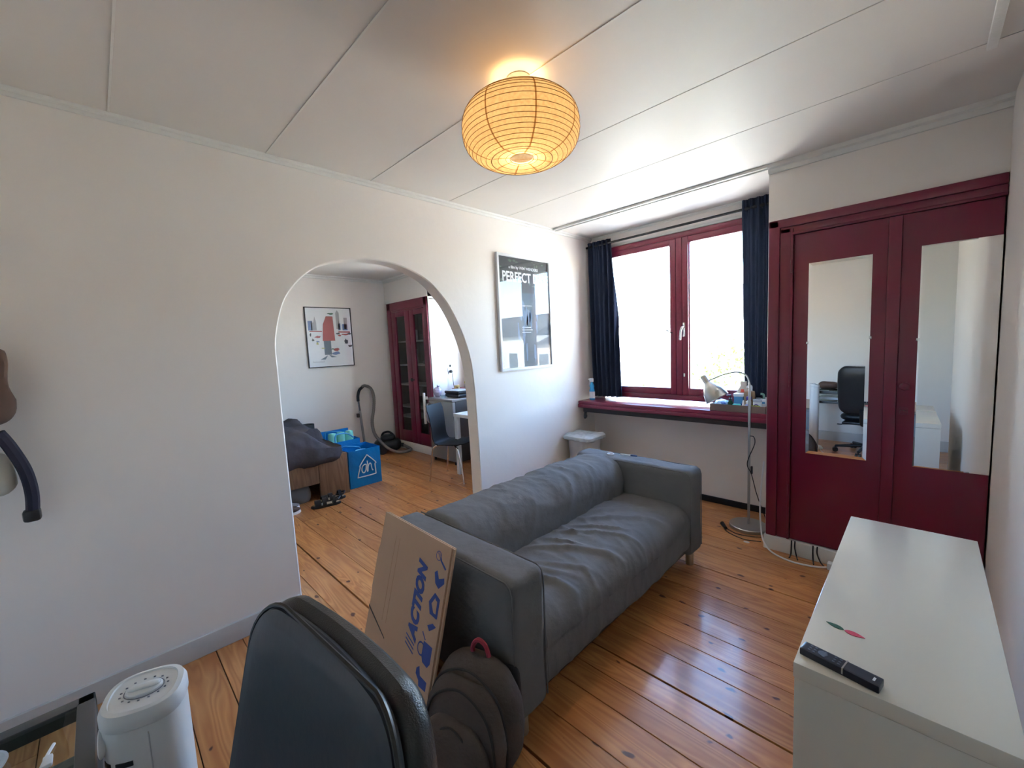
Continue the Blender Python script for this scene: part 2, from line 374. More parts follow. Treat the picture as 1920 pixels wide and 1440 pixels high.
# trims
def cornice(name, a, b, nrm, z=H, s=.032):
    "two-step bead between points a and b along the wall, nrm points into the room"
    a = Vector((*a, 0)); b = Vector((*b, 0)); n_ = Vector((*nrm, 0)); T = b-a
    pr = [(0, -s*1.2), (s*.35, -s*1.2), (s*.55, -s*.85), (s*.55, -s*.60), (s*.95, -s*.45), (s*1.15, -s*.1), (s*1.15, 0), (0, 0)]
    vs = [a+n_*u+Vector((0, 0, z+v)) for u, v in pr]+[b+n_*u+Vector((0, 0, z+v)) for u, v in pr]; k = len(pr)
    mb = MB().add(vs, [tuple(range(k)), tuple(range(k, 2*k))[::-1]]+[(i, (i+1) % k, k+(i+1) % k, k+i) for i in range(k)])
    return struct(name, mb, 'trim')
cornice('trim_1', (XL, YR), (XL, YB), (1, 0), s=.026)
cornice('trim_2', (-.77, YW-.001), (XR, YW-.001), (0, -1), s=.045)
struct('trim_3', MB().rbox(XL+.03, -.77, YW-.055, YW-.030, H-.018, H, .004).rbox(XL+.03, -.77, YW-.022, YW+.004, H-.024, H, .004), 'trim')
cornice('trim_4', (XF, YR), (XF, YC), (1, 0), s=.04); cornice('trim_5', (XF, YC-.001), (-4.87, YC-.001), (0, -1), s=.04)
struct('trim_6', MB().rbox(.135, .165, 1.0, 2.62, H-.022, H, .004), 'trim')
struct('trim_7', MB().rbox(-2.55, -.80, YB-.012, YB, 2.485, 2.51, .003), 'trim')
cornice('trim_8', (XL+.03, YB), (-.77, YB), (0, -1), s=.015)
struct('trim_9', MB().rbox(-4.868, -4.860, YC, YC+.55, 0, 2.25, .002).rbox(-4.868, -4.860, YC+.005, YB, 2.21, 2.225, .002), 'trim')
# baseboards
def bb(name, *a, m='base', c=.004): return struct(name, MB().rbox(*a, c), m)
bb('baseboard_left', XL, XL+.018, YR, .725, 0, .105)
bb('baseboard_left_back', XL, XL+.018, 2.19, YB, 0, .105)
bb('baseboard_back', XL+.02, -.77, YB-.015, YB, 0, .055, m='black')
bb('baseboard_rear', XL+.02, 1.14, YR, YR+.018, 0, .13)
bb('baseboard_far_left', XF, XF+.018, YR, YC-.02, 0, .11)
bb('baseboard_right', XR-.015, XR, .95, 3.2, 0, .10)

# ------------------------------------------------------------------ windows
def window(name, x0, x1, z0, z1, handles=True):
    w_ = struct(name, loc=((x0+x1)/2, YB, z0)); c = (x0+x1)/2; ya, yb = YB-.02, YB+.10
    f = MB(); f.rbox(x0, x0+.05, ya, yb, z0, z1, .005).rbox(x1-.05, x1, ya, yb, z0, z1, .005).rbox(x0, x1, ya, yb, z1-.05, z1, .005).rbox(x0, x1, ya, yb, z0, z0+.05, .005)
    f.rbox(c-.028, c+.028, ya-.008, yb, z0+.05, z1-.05, .006)
    obj('window_frame', f, 'redw', w_)
    for sgn, a, b in ((-1, x0+.052, c-.030), (1, c+.030, x1-.052)):
        q = MB(); y1, y2 = YB-.030, YB+.03; t = .055; za, zb = z0+.052, z1-.052
        q.rbox(a, a+t, y1, y2, za, zb, .006).rbox(b-t, b, y1, y2, za, zb, .006).rbox(a+t, b-t, y1+.001, y2, zb-t, zb, .006).rbox(a+t, b-t, y1+.001, y2, za, za+t*1.2, .006)
        sh = obj('window_sash', q, 'redw', w_)
        obj('pane', MB().box(a+t-.008, b-t+.008, YB+.006, YB+.010, za+t, zb-t+.005), 'glass', sh)
        bead = MB()
        for bx in (a+t, b-t-.008): bead.rbox(bx, bx+.008, y1+.02, YB+.006, za+t*1.2, zb-t, .002)
        obj('glazing_bead', bead, 'redw', sh)
        if handles and sgn < 0: obj('window_stay', MB().tube([(b-t-.03, YB-.05, 1.60), (b-t+.01, YB-.045, 1.575), (b-t+.02, YB-.03, 1.57)], .005), 'black', sh)
        if handles and sgn > 0:
            hx = a+.018; h = MB().rbox(hx-.012, hx+.012, y1-.008, y1, 1.53, 1.66, .004)
            h.tube(spline([(hx, y1-.005, 1.62), (hx, y1-.04, 1.62), (hx-.012, y1-.048, 1.58), (hx-.02, y1-.045, 1.50)], 5), .009)
            obj('window_handle', h, 'chrome', sh)
            obj('latch_bolt', MB().tube([(a+.02, y1-.012, 1.16), (a+.02, y1-.012, 1.19)], .007), 'steel', sh)
    return w_
window('window_1', -2.46, -.80, .93, 2.48)
window('window_2', -4.75, -3.1, .95, 2.47, False)
# main sill
s = thing('window_sill', 'deep burgundy painted window sill board below the curtained window', 'window sill', (-1.685, 3.74, .80))
obj('sill_board', MB().rbox(XL+.002, -.772, 3.58, YB-.001, .865, .905, .008), 'redw', s)
obj('front_lip', MB().rbox(XL+.002, -.772, 3.572, 3.60, .835, .870, .006), 'redw', s)
obj('support_board', MB().rbox(XL+.06, -.772, 3.585, 3.63, .79, .835, .004), 'darkwood', s)
obj('bracket', MB().tube(spline([(-2.52, 3.60, .80), (-2.52, 3.59, .76), (-2.51, 3.57, .735), (-2.49, 3.56, .75), (-2.495, 3.565, .768)], 6), [.014]*24+[.010], 8), 'darkwood', s)
s['label'] = 'deep burgundy painted window sill board below the curtained window'
obj('far_window_sill', MB().rbox(-4.86, XL-.12, 3.62, YB-.001, .90, .945, .008), 'redw')
tag(bpy.data.objects['far_window_sill'], 'burgundy sill end glimpsed beyond the fridge through the arch', 'window sill')
# curtains
def curtain(x0t, x1t, x0b, x1b, z0, z1, y, folds, seed, name, label):
    nx, nz_ = 90, 40; vs = []; fs = []
    for k in (0, 1):
        for j in range(nz_+1):
            t = j/nz_; z = z0+(z1-z0)*t
            for i in range(nx+1):
                u = i/nx; e = t**1.5; bl = e*1.0
                x = (x0b+(x1b-x0b)*u)*(1-e)+(x0t+(x1t-x0t)*u)*e
                am = .026*(1-.45*e)+.008*sin(9*u+seed)
                if t > .955: am = .010+.010*(1-(t-.955)/.045)
                f = folds*(1+.10*sin(3*t+seed))
                yy = y+am*sin(2*pi*f*u+seed+1.2*sin(2.5*t+u*3))+.006*nz((x*3, z*2, seed), 3)
                if t > .93: yy += .004*sin(2*pi*folds*3*u)
                vs.append((x, yy+(.003 if k else 0), z))
    W = nx+1; S = W*(nz_+1)
    for j in range(nz_):
        for i in range(nx):
            a = j*W+i; fs.append((a, a+1, a+W+1, a+W)); fs.append((S+a, S+a+W, S+a+W+1, S+a+1))
    for j in range(nz_):
        fs.append((j*W, (j+1)*W, S+(j+1)*W, S+j*W)); a = j*W+nx; fs.append((a, S+a, S+a+W, a+W))
    for i in range(nx): fs.append((i, S+i, S+i+1, i+1)); a = nz_*W+i; fs.append((a, a+1, S+a+1, S+a))
    c = thing('curtain', label, 'curtain', ((x0b+x1b)/2, y, z0), group=None)
    obj('curtain_cloth', MB().add(vs, fs), 'curt', c)
    for i in range(5):
        xx = x0t+(x1t-x0t)*(i+.5)/5
        ring = [(xx, y+.017*cos(a), 2.525+.017*sin(a)) for a in [2*pi*q/14 for q in range(14)]]
        obj('curtain_ring', MB().tube(ring, .002, 6, closed=True), 'black', c)
    return c
curtain(-2.585, -2.30, -2.56, -2.20, .935, 2.56, 3.808, 6, 1, 'l', 'navy pleated curtain hanging on the left, beside the framed poster wall')
curtain(-1.085, -.80, -1.06, -.785, .99, 2.60, 3.808, 6, 3, 'r', 'navy pleated curtain bunched on the right, beside the wardrobe')
tag(obj('curtain_rod', MB().tube([(XL+.004, 3.808, 2.515), (-.776, 3.808, 2.53)], .011, 10), 'black'), 'thin black curtain rod spanning above the window', 'curtain rod')

# ------------------------------------------------------------------ wardrobe with mirrors
wd = thing('wardrobe', 'tall burgundy built-in wardrobe with a mirror on each door', 'wardrobe', (-.25, YW, 0))
f = MB()
f.rbox(-.765, -.70, YW-.022, YW+.06, .10, 2.26, .010).rbox(-.70, -.640, YW-.010, YW+.06, .10, 2.20, .006).rbox(-.640, -.625, YW-.018, YW+.05, .10, 2.19, .004)
f.rbox(-.765, XR-.001, YW-.022, YW+.06, 2.205, 2.26, .010).rbox(-.70, XR-.001, YW-.010, YW+.06, 2.165, 2.206, .006).rbox(-.64, XR-.001, YW-.018, YW+.05, 2.150, 2.166, .004)
obj('wardrobe_frame', f, 'red', wd)
obj('plinth', MB().rbox(-.775, XR-.001, YW-.028, YW+.05, 0, .098, .004), 'trim', wd)
obj('back_panel', B(-.74, XR-.002, YW+.07, YW+.10, .1, 2.25), 'red', wd)
def door(hx, ang, parts):
    T = Matrix.Translation((hx, YW+.02, 0)) @ Matrix.Rotation(ang, 4, 'Z') @ Matrix.Translation((-hx, -YW-.02, 0)); return T
def mirror_mb(T, x0, x1, z0, z1, y, bv=.018):
    d_ = .0016
    vs = [(x0, y, z0), (x1, y, z0), (x1, y, z1), (x0, y, z1), (x0, y-.004, z0), (x1, y-.004, z0), (x1, y-.004, z1), (x0, y-.004, z1),
          (x0+bv, y-.004-d_, z0+bv), (x1-bv, y-.004-d_, z0+bv), (x1-bv, y-.004-d_, z1-bv), (x0+bv, y-.004-d_, z1-bv)]
    return MB(T).add(vs, [(3,2,1,0), (0,1,5,4), (1,2,6,5), (2,3,7,6), (3,0,4,7), (4,5,9,8), (5,6,10,9), (6,7,11,10), (7,4,8,11), (8,9,10,11)])
T = door(-.62, R(-1.1), 0); yf = YW-.002
dl = obj('wardrobe_door', MB(T).rbox(-.622, -.150, yf, yf+.035, .105, 2.148, .004), 'red', wd)
obj('cover_strip', MB(T).rbox(-.165, -.108, yf-.014, yf, .11, 2.145, .005), 'red', dl)
mi = obj('mirror', mirror_mb(T, -.54, -.232, .722, 1.955, yf-.001), 'mirror', dl, smooth=False)
for xx, zz in ((-.541, 1.45), (-.231, 1.47)): obj('mirror_clip', MB(T).rbox(xx-.006, xx+.006, yf-.010, yf-.0005, zz-.008, zz+.008, .002), 'chrome', dl)
T = door(.30, R(1.0), 0)
dr = obj('wardrobe_door', MB(T).rbox(-.142, .262, yf, yf+.035, .105, 2.148, .004), 'red', wd)
obj('mirror', mirror_mb(T, -.03, .262, .722, 1.962, yf-.001, .006), 'mirror', dr, smooth=False)
obj('door_knob', MB(T @ Matrix.Translation((-.075, yf, 1.185)) @ Matrix.Rotation(R(90), 4, 'X')).lathe([(.022, 0), (.022, .004), (.009, .008), (.009, .018), (.020, .024), (.022, .032), (.016, .040), (0, .042)], n=20, sx=1.1), 'red', dr)
kh = MB(T); kh.rbox(-.092, -.058, yf-.004, yf, 1.02, 1.06, .003); kh.tube([(-.075, yf-.002, 1.04), (-.075, yf-.022, 1.04)], .006); kh.rbox(-.090, -.060, yf-.026, yf-.020, 1.033, 1.047, .002)
obj('keyhole_plate', kh, 'red', dr)
for zz in (.45, 1.2, 1.95): obj('hinge', MB().tube([(-.632, YW-.022, zz-.04), (-.632, YW-.022, zz+.04)], .006, 8), 'red', wd)
cm = MB(T)
for xx, zz in ((-.031, 1.45),): cm.rbox(xx-.006, xx+.006, yf-.010, yf-.0005, zz-.008, zz+.008, .002)
obj('mirror_clip', cm, 'chrome', dr)

# ------------------------------------------------------------------ paper lantern
LC = Vector((-1.23, 1.35, 2.412))
ln = thing('paper_lantern', 'round cream paper lantern glowing warm under the ceiling', 'lamp', LC)
def lprof(t):
    s_ = sin(t); r_ = .245*max(cos(t), 0)**.72; return r_, math.copysign(.131*abs(s_)**.80, s_)*(1-.16*max(0, abs(s_)-.9)/.1)
pm = bpy.data.materials.new('rice_paper'); pm.use_nodes = True; nt = pm.node_tree; b = nt.nodes['Principled BSDF']; nt.nodes.remove(b)
tr = N(nt, 'BsdfTranslucent'); df = N(nt, 'BsdfDiffuse'); mx = N(nt, 'MixShader'); mx.inputs[0].default_value = .35
nzn = N(nt, 'TexNoise', Scale=90.0, Detail=3.0); rr = N(nt, 'ValToRGB'); rr.color_ramp.elements[0].color = (.27,.235,.175,1); rr.color_ramp.elements[1].color = (.33,.295,.22,1)
rr.color_ramp.elements[0].position = .35; rr.color_ramp.elements[1].position = .6
nt.links.new(coords(nt), nzn.inputs['Vector']); nt.links.new(nzn.outputs[0], rr.inputs[0])
nt.links.new(rr.outputs[0], tr.inputs[0]); nt.links.new(rr.outputs[0], df.inputs[0]); nt.links.new(tr.outputs[0], mx.inputs[1]); nt.links.new(df.outputs[0], mx.inputs[2])
nt.links.new(mx.outputs[0], nt.nodes['Material Output'].inputs[0]); M['rice'] = pm
sm_ = bpy.data.materials.new('seam_paper'); sm_.use_nodes = True; n2_ = sm_.node_tree; n2_.nodes.remove(n2_.nodes['Principled BSDF'])
tr2 = N(n2_, 'BsdfTranslucent'); tr2.inputs[0].default_value = (.22,.15,.085,1); df2 = N(n2_, 'BsdfTransparent'); df2.inputs[0].default_value = (.60,.42,.26,1); mx2 = N(n2_, 'MixShader'); n2_.links.new(tr2.outputs[0], mx2.inputs[1]); n2_.links.new(df2.outputs[0], mx2.inputs[2]); n2_.links.new(mx2.outputs[0], n2_.nodes['Material Output'].inputs[0]); M['seam'] = sm_
t0, t1 = R(-84), R(79)
prof = [lprof(t0+(t1-t0)*i/60) for i in range(61)]
prof = [(r_*(1-.012*abs(sin(pi*i/60*22))), z_) for i, (r_, z_) in enumerate(prof)]
obj('lamp_shade', MB().lathe(prof, LC, 64, cap=False), 'rice', ln)
col('wire_rib', (.23,.13,.05), .7)
for i in range(23):
    t = t0+(t1-t0)*(i+.5)/23; r_, z_ = lprof(t)
    obj('wire_ring', MB().tube([(LC.x+(r_+.0005)*cos(a), LC.y+(r_+.0005)*sin(a), LC.z+z_) for a in [2*pi*q/48 for q in range(48)]], .0011, 5, closed=True), 'wire_rib', ln)
for q in range(8):
    a = 2*pi*q/8+.2; pts = []
    mb = MB(); vs = []; fs = []
    for i in range(41):
        t = t0+(t1-t0)*i/40; r_, z_ = lprof(t)
        for da in (-1, 1):
            wv = .0032/max(r_, .02); vs.append((LC.x+(r_+.0012)*cos(a+da*wv), LC.y+(r_+.0012)*sin(a+da*wv), LC.z+z_))
    for i in range(40): fs.append((2*i, 2*i+1, 2*i+3, 2*i+2))
    obj('paper_seam', MB().add(vs, fs), 'seam', ln)
rh, zh = lprof(t0)
obj('opening_ring', MB().tube([(LC.x+rh*cos(a), LC.y+rh*sin(a), LC.z+zh) for a in [2*pi*q/32 for q in range(32)]], .003, 6, closed=True), col('cream_ring', (.8,.7,.5)), ln)
obj('ceiling_rose', MB().lathe([(.045, 0), (.05, -.004), (.045, -.018), (.015, -.028)], (LC.x, LC.y, H), 24), 'white', ln)
obj('cord', MB().tube([(LC.x, LC.y, H-.02), (LC.x, LC.y, 2.50)], .004, 8), 'white', ln)
obj('bulb_socket', MB().cyl((LC.x, LC.y, 2.47), .018, .035), 'white', ln)
bm_, bt, bb_ = newmat('bulb_glow'); bb_.inputs['Emission Color'].default_value = (1,.62,.25,1); bb_.inputs['Emission Strength'].default_value = 2; M['bulb'] = bm_
obj('bulb', MB().lathe([(.012, .03), (.02, .015), (.03, -.01), (.026, -.03), (.012, -.042), (0, -.045)], (LC.x, LC.y, 2.445), 16), 'bulb', ln)
pl_ = bpy.data.lights.new('lantern_light', 'POINT'); pl_.energy = 9; pl_.color = (1, .585, .245); pl_.shadow_soft_size = .05
po = bpy.data.objects.new('lantern_light', pl_); COL.objects.link(po); po.location = (LC.x, LC.y, 2.40)

# ------------------------------------------------------------------ sofa
SX0, SX1, SY0, SY1 = -1.93, -1.03, .975, 2.785; AW = .185
sofa = thing('sofa', 'low two-seat sofa in a creased slate grey cover', 'sofa', ((SX0+SX1)/2, (SY0+SY1)/2, 0))
def folds(p, lines):
    h = 0
    for (ax_, ay_, bx_, by_, w_, a_) in lines:
        d_ = Vector((bx_-ax_, by_-ay_)); L_ = d_.length_squared; q = Vector((p[0]-ax_, p[1]-ay_)); t = max(0, min(1, q.dot(d_)/L_))
        dist = (q-d_*t); wob = .02*sin(t*5+ax_*9); side = (dist.x*d_.y-dist.y*d_.x)/math.sqrt(L_)+wob*t*(1-t)*2
        al = math.exp(-(dist.length/(w_*1.5))**2) if (t <= 0 or t >= 1) else 1
        e = math.sin(pi*min(1, max(0, t)))**.4 if 0 < t < 1 else 0
        h += a_*math.exp(-(side/w_)**2)*e*al
    return h
seat_f = [(-1.48,1.25,-1.06,1.42,.016,.016),(-1.50,1.30,-1.10,1.50,.012,.007),(-1.50,1.52,-1.05,1.80,.018,.014),(-1.50,1.78,-1.05,2.0,.013,.012),(-1.48,1.90,-1.15,2.05,.010,.009),(-1.49,2.0,-1.04,2.32,.02,.012),(-1.5,2.12,-1.1,2.52,.015,.010),(-1.5,1.66,-1.2,1.75,.010,.007),(-1.4,1.4,-1.08,1.6,.011,.006),(-1.45,2.2,-1.25,2.5,.012,.007)]
def seat_fn(p, n):
    u = Vector((p.x*2.4-p.y*1.1, p.y*5.2+p.x*2.3, p.z*2.5)); h = .007*ridge(u, 1)+.004*ridge(u*2.1, 2)+.008*nz(p, 2.2)
    h *= 1.25; h += 1.5*folds(p, seat_f) if p.z > .30 else folds((p.x, p.y), seat_f)*max(0, (p.z-.12)/.18)
    if p.z > .30: h += .018*math.exp(-((p.x+1.25)/.25)**2)*math.exp(-((p.y-1.88)/.7)**4)
    return p+n*h
seat_f = [(a, b, c, d, w_*1.35, h_) for a, b, c, d, w_, h_ in seat_f]
obj('seat', MB().soft(-1.62, SX1-.008, SY0+AW-.012, SY1-AW+.012, .095, .425, (.12,.02,.10), .0105, seat_fn), 'sofa', sofa)
def back_fn(p, n):
    u = Vector((p.x*3-p.y*1.2, p.y*9-p.z*5.5, p.z*2.5+p.x)); k = .35+.65*max(0, min(1, (p.y-1.5)/.9))
    h = k*(.014*ridge(u, 4)+.007*ridge(u*2, 5))+.006*nz(p, 3)+.006*ridge(Vector((p.y*2.2+p.z*5, p.y*1.6-p.z*3, 1)), 8)
    q = p+n*h
    if q.x > SX0+.2: q.x += .05*(1-(q.z-.1)/.55)
    return q
obj('backrest', MB().soft(SX0+.004, SX0+.40, SY0+AW-.015, SY1-AW+.015, .11, .672, (.14,.03,.13), .016, back_fn), 'sofa', sofa)
def arm_fn(p, n):
    u = Vector((p.x*5, p.y*6, p.z*3)); return p+n*(.003*ridge(u, 6)+.004*nz(p, 4)+.0015*ridge(u*2.5, 3))
for y0 in (SY0, SY1-AW):
    a = obj('armrest', MB().soft(SX0, SX1, y0, y0+AW, .095, .66, (.035,.035,.035), .016, arm_fn), 'sofa', sofa)
    for yy in (y0+.004, y0+AW-.004):
        pts = [(SX1-.004, yy, .12), (SX1-.004, yy, .61), (SX1-.012, yy, .638), (SX1-.035, yy, .654), (SX0+.04, yy, .654)]
        obj('piping', MB().tube(pts, .0035, 6), 'sofa', a)
for lx in (SX1-.05, SX0+.06):
    for ly in (SY0+.075, SY1-.09):
        obj('leg', MB().cyl((lx, ly, 0), .025, .105, 16), 'steel', sofa)
obj('underframe', MB().box(SX0+.05, SX1-.06, SY0+.05, SY1-.05, .085, .12), 'black', sofa)
# pen and clip on the far arm
pn = thing('pen', 'blue and white pen lying on the far sofa arm', 'pen', (-1.54, 2.73, .667))
Tp = frameM((-1.60, 2.71, .672), (.95, .10, .02), (-.1, .95, 0))
obj('pen_barrel', MB(Tp @ Matrix.Rotation(R(90), 4, 'Y')).lathe([(.002, 0), (.005, .012), (.005, .085)], n=12), 'white', pn)
obj('pen_cap', MB(Tp @ Matrix.Translation((.085, 0, 0)) @ Matrix.Rotation(R(90), 4, 'Y')).lathe([(.0062, 0), (.0062, .045), (.004, .05)], n=12), col('navy_plastic', (.02,.06,.18)), pn)
cp = thing('cable_clip', 'small clear plastic clip on the far sofa arm beside the pen', 'clip', (-1.66, 2.69, .667))
obj('clip_body', MB().tube(spline([(-1.675, 2.66, .671), (-1.645, 2.665, .671), (-1.64, 2.69, .671), (-1.665, 2.70, .671), (-1.68, 2.68, .671)], 5, True), .0045, 8, closed=True), 'white', cp)
obj('clip_tab', MB().rbox(-1.70, -1.672, 2.672, 2.684, .667, .673, .002), 'chrome', cp)

# ------------------------------------------------------------------ cardboard box leaning on the sofa arm
bxl = thing('flattened_cardboard_box', 'flattened brown cardboard box with blue lettering leaning on the sofa arm', 'cardboard box', (-1.55, .80, 0))
Tc = frameM((-1.822, .712, .003), (1, -.03, 0), (0, .285, 1))   # local x right, y up the sheet, z towards the camera side
tri = lambda mb: mb
WB, HB = .545, .775
obj('front_panel', MB(Tc).prism([(0,0),(WB,0),(WB,HB),(.0,HB),(-.0,.62),(-.008,.60),(-.008,.42),(0,.40)], 2, -.002, .003), 'card', bxl)
obj('middle_panel', MB(Tc).box(.004, WB+.012, 0, HB-.004, -.010, -.004), 'card', bxl)
obj('rear_panel', MB(Tc).box(.0, WB+.005, .004, HB-.002, -.018, -.012), 'card', bxl)
ed = MB(Tc)
for z_ in (-.011, -.0035): ed.box(.01, WB+.002, .01, HB-.008, z_-.0012, z_+.0012)
obj('corrugated_edge', ed, 'cardedge', bxl)
slit = MB(Tc).prism([(-.004,.335),(.175,.268),(.176,.272),(-.004,.345)], 2, .0025, .0036)
obj('flap_slit', slit, 'black', bxl)
cr = MB(Tc)
for xx in (.13, .165): cr.box(xx, xx+.0015, .33, .70, .003, .0034)
obj('crease', cr, 'cardedge', bxl)
Tt = Tc @ Matrix.Translation((.405, .365, .0034)) @ Matrix.Rotation(R(90), 4, 'Z')
text('ACTION', .084, Tt, 'blueink', bxl, bold=.0050, shear=.28, sx=.90, space=1.02)
st = MB(Tt @ Matrix.Shear('XY', 4, (0, 0)))
for k in range(3): st.add([(-.052+.016*k, 0, 0), (-.046+.016*k, 0, 0), (-.026+.016*k, .068, 0), (-.032+.016*k, .068, 0)], [(0,1,2,3)])
obj('stripe', st, 'blueink', bxl, smooth=False)
# printed kitchen and household icons along the right edge
ic = MB(Tc @ Matrix.Translation((0, 0, .0035)))
def pg(pts): ic.add([(x, y, 0) for x, y in pts], [tuple(range(len(pts)))])
def ringp(cx, cy_, ro, ri, n=16):
    for k in range(n):
        a, b = 2*pi*k/n, 2*pi*(k+1)/n; pg([(cx+ro*cos(a), cy_+ro*sin(a)), (cx+ro*cos(b), cy_+ro*sin(b)), (cx+ri*cos(b), cy_+ri*sin(b)), (cx+ri*cos(a), cy_+ri*sin(a))])
X0 = .475
for k in (-1, 0, 1): pg([(X0-.004+k*.010, .735), (X0-.001+k*.010, .735), (X0+.030, .700), (X0+.027, .698)])
ringp(X0-.002, .722, .019, .016); pg([(X0+.012,.708),(X0+.018,.714),(X0+.058,.690),(X0+.052,.682)])
pg([(X0-.012,.655),(X0+.004,.668),(X0+.022,.640),(X0+.055,.655),(X0+.060,.635),(X0+.028,.605),(X0+.002,.618)])
for p_ in ([(X0-.02,.540),(X0+.012,.585),(X0+.022,.572),(X0+.0,.540)], [(X0-.02,.540),(X0+.0,.540),(X0+.02,.512),(X0-.002,.500)], [(X0+.012,.585),(X0+.050,.572),(X0+.042,.556),(X0+.022,.562)], [(X0-.002,.500),(X0+.02,.512),(X0+.046,.512),(X0+.046,.497)], [(X0+.034,.56),(X0+.05,.572),(X0+.05,.497),(X0+.036,.51)]): pg(p_)
pg([(X0-.005,.455),(X0+.028,.475),(X0+.052,.470),(X0+.030,.452),(X0+.012,.440)]); pg([(X0-.03,.42),(X0-.026,.425),(X0+.0,.402),(X0-.004,.398)])
pg([(X0-.01,.395),(X0+.05,.395),(X0+.05,.335),(X0+.035,.315),(X0-.0,.320),(X0-.012,.34)]); ringp(X0-.022, .36, .026, .020)
pg([(X0-.03,.285),(X0-.012,.300),(X0+.0,.270),(X0+.048,.268),(X0+.048,.235),(X0+.0,.232),(X0-.006,.25),(X0-.03,.265)])
pg([(X0-.03,.165),(X0-.03,.215),(X0+.02,.205),(X0+.02,.172)]); pg([(X0+.02,.192),(X0+.06,.195),(X0+.06,.184),(X0+.02,.184)])
pg([(X0-.035,.13),(X0-.028,.135),(X0+.055,.10),(X0+.04,.085),(X0+.0,.10)]); pg([(X0-.035,.085),(X0-.03,.09),(X0+.05,.065),(X0+.045,.05)])
obj('printed_icons', ic, 'blueink', bxl, smooth=False)
ic = MB(Tc @ Matrix.Translation((0, 0, .0035)))
pg([(.30,.10),(.30,.17),(.306,.17),(.306,.10)]); pg([(.33,.06),(.33,.15),(.345,.15),(.345,.06)]); pg([(.45,.0),(.50,.0),(.50,.05),(.45,.05)])
pg([(.355,.05),(.395,.05),(.395,.053),(.355,.053)]); pg([(.355,.09),(.395,.09),(.395,.093),(.355,.093)]); pg([(.355,.05),(.358,.05),(.358,.093),(.355,.093)]); pg([(.392,.05),(.395,.05),(.395,.093),(.392,.093)]); pg([(.365,.06),(.372,.06),(.385,.083),(.378,.083)])
tag(obj('printed_marks', ic, 'greyink', bxl, smooth=False), kind='stuff')

# ------------------------------------------------------------------ backpack
BP = (-1.10, .80, 0)
bk = thing('backpack', 'taupe grey backpack slumped against the near sofa arm', 'backpack', BP)
Tb = Matrix.Translation(BP) @ Matrix.Rotation(R(14), 4, 'Z') @ Matrix.Rotation(R(-6), 4, 'X')
def bp_fn(s_):
    def g(p, n):
        t = max(0, (p.z-.22)/.28); q = p.copy(); q.x *= 1-.22*t*t; q.y = q.y*(1-.25*t)+.03*t
        return q+n*(.004*ridge(Vector((p.x*6, p.y*6, p.z*9)), s_)+.008*nz(p, 7, s_))
    return g
obj('main_body', MB(Tb).soft(-.18, .18, -.03, .115, 0.008, .40, (.12,.06,.17), .014, bp_fn(1)), 'pack', bk)
obj('middle_compartment', MB(Tb).soft(-.17, .17, -.085, .0, 0.010, .355, (.11,.04,.16), .014, bp_fn(2)), 'pack', bk)
fp = obj('front_pocket', MB(Tb).soft(-.14, .14, -.13, -.05, 0.012, .255, (.10,.04,.13), .014, bp_fn(3)), 'pack', bk)
def zarc(w_, zc, zt, y): return spline([(-w_, y, .06), (-w_*1.0, y, zc), (-w_*.72, y+.004, zt-.05), (0, y+.008, zt), (w_*.72, y+.004, zt-.05), (w_, y, zc), (w_, y, .06)], 7)
obj('zip', MB(Tb).tube(zarc(.166, .22, .385, -.028), .0045, 6), 'packd', bk)
obj('zip', MB(Tb).tube(zarc(.150, .18, .343, -.075), .0045, 6), 'packd', bk)
obj('zip', MB(Tb).tube(zarc(.118, .135, .245, -.118), .004, 6), 'packd', bk)
obj('zip_puller', MB(Tb).rbox(.112, .124, -.133, -.127, .10, .19, .003), 'packd', fp)
obj('haul_loop', MB(Tb).tube(spline([(-.03, .06, .375), (-.035, .055, .42), (-.01, .05, .455), (.02, .05, .45), (.035, .055, .415), (.035, .06, .37)], 6), .0085, 8), 'pink', bk)
obj('shoulder_strap', MB(Tb).soft(.05, .11, .105, .13, .02, .36, (.02,.011,.02), .02, lambda p, n: p+Vector((.03*sin(p.z*7), 0, 0))), 'packd', bk)
obj('shoulder_strap', MB(Tb).soft(-.11, -.05, .105, .13, .02, .36, (.02,.011,.02), .02, lambda p, n: p-Vector((.02*sin(p.z*7), 0, 0))), 'packd', bk)

# ------------------------------------------------------------------ office chair
ch = thing('office_chair', 'black leatherette office chair with a padded backrest in the foreground', 'chair', (-.607, .005, 0), R(4))
W_ = worldm(ch)
TL = W_ @ Matrix.Translation((0, .245, 1.085)) @ Matrix.Rotation(R(-13), 4, 'X') @ Matrix.Translation((0, 0, -1.085))
def cb_fn(p, n):
    t = (p.z-.48)/.60; q = p.copy(); q.x *= .93+.07*math.sin(pi*min(1, max(0, t*1.0)))**.8 + (.03 if t < .5 else 0)*(1-2*t)
    q.y += -.022*(p.x/.235)**2
    return q
br = obj('backrest', MB(TL).soft(-.247, .247, -.040, .030, .48, 1.085, (.09,.028,.095), .012, cb_fn), 'leather', ch)
obj('backrest_front_panel', MB(TL).soft(-.239, .239, -.054, -.02, .49, 1.077, (.086,.012,.09), .012, cb_fn), 'vinyl', ch)
def rr_path(w_, z0, z1, r_, y, n=8):
    out = []
    for cx_, cz_, a0 in ((w_-r_, z1-r_, 0), (-w_+r_, z1-r_, 90), (-w_+r_, z0+r_, 180), (w_-r_, z0+r_, 270)):
        for k in range(n+1): a = R(a0+90*k/n); out.append(cb_fn(Vector((cx_+r_*cos(a), y, cz_+r_*sin(a))), None))
    return out
def dense(path, m_=3):
    o_ = []
    for i in range(len(path)):
        a, b = path[i], path[(i+1) % len(path)]; k = max(1, int((b-a).length/.03))
        for j in range(k): o_.append(a.lerp(b, j/k))
    return o_
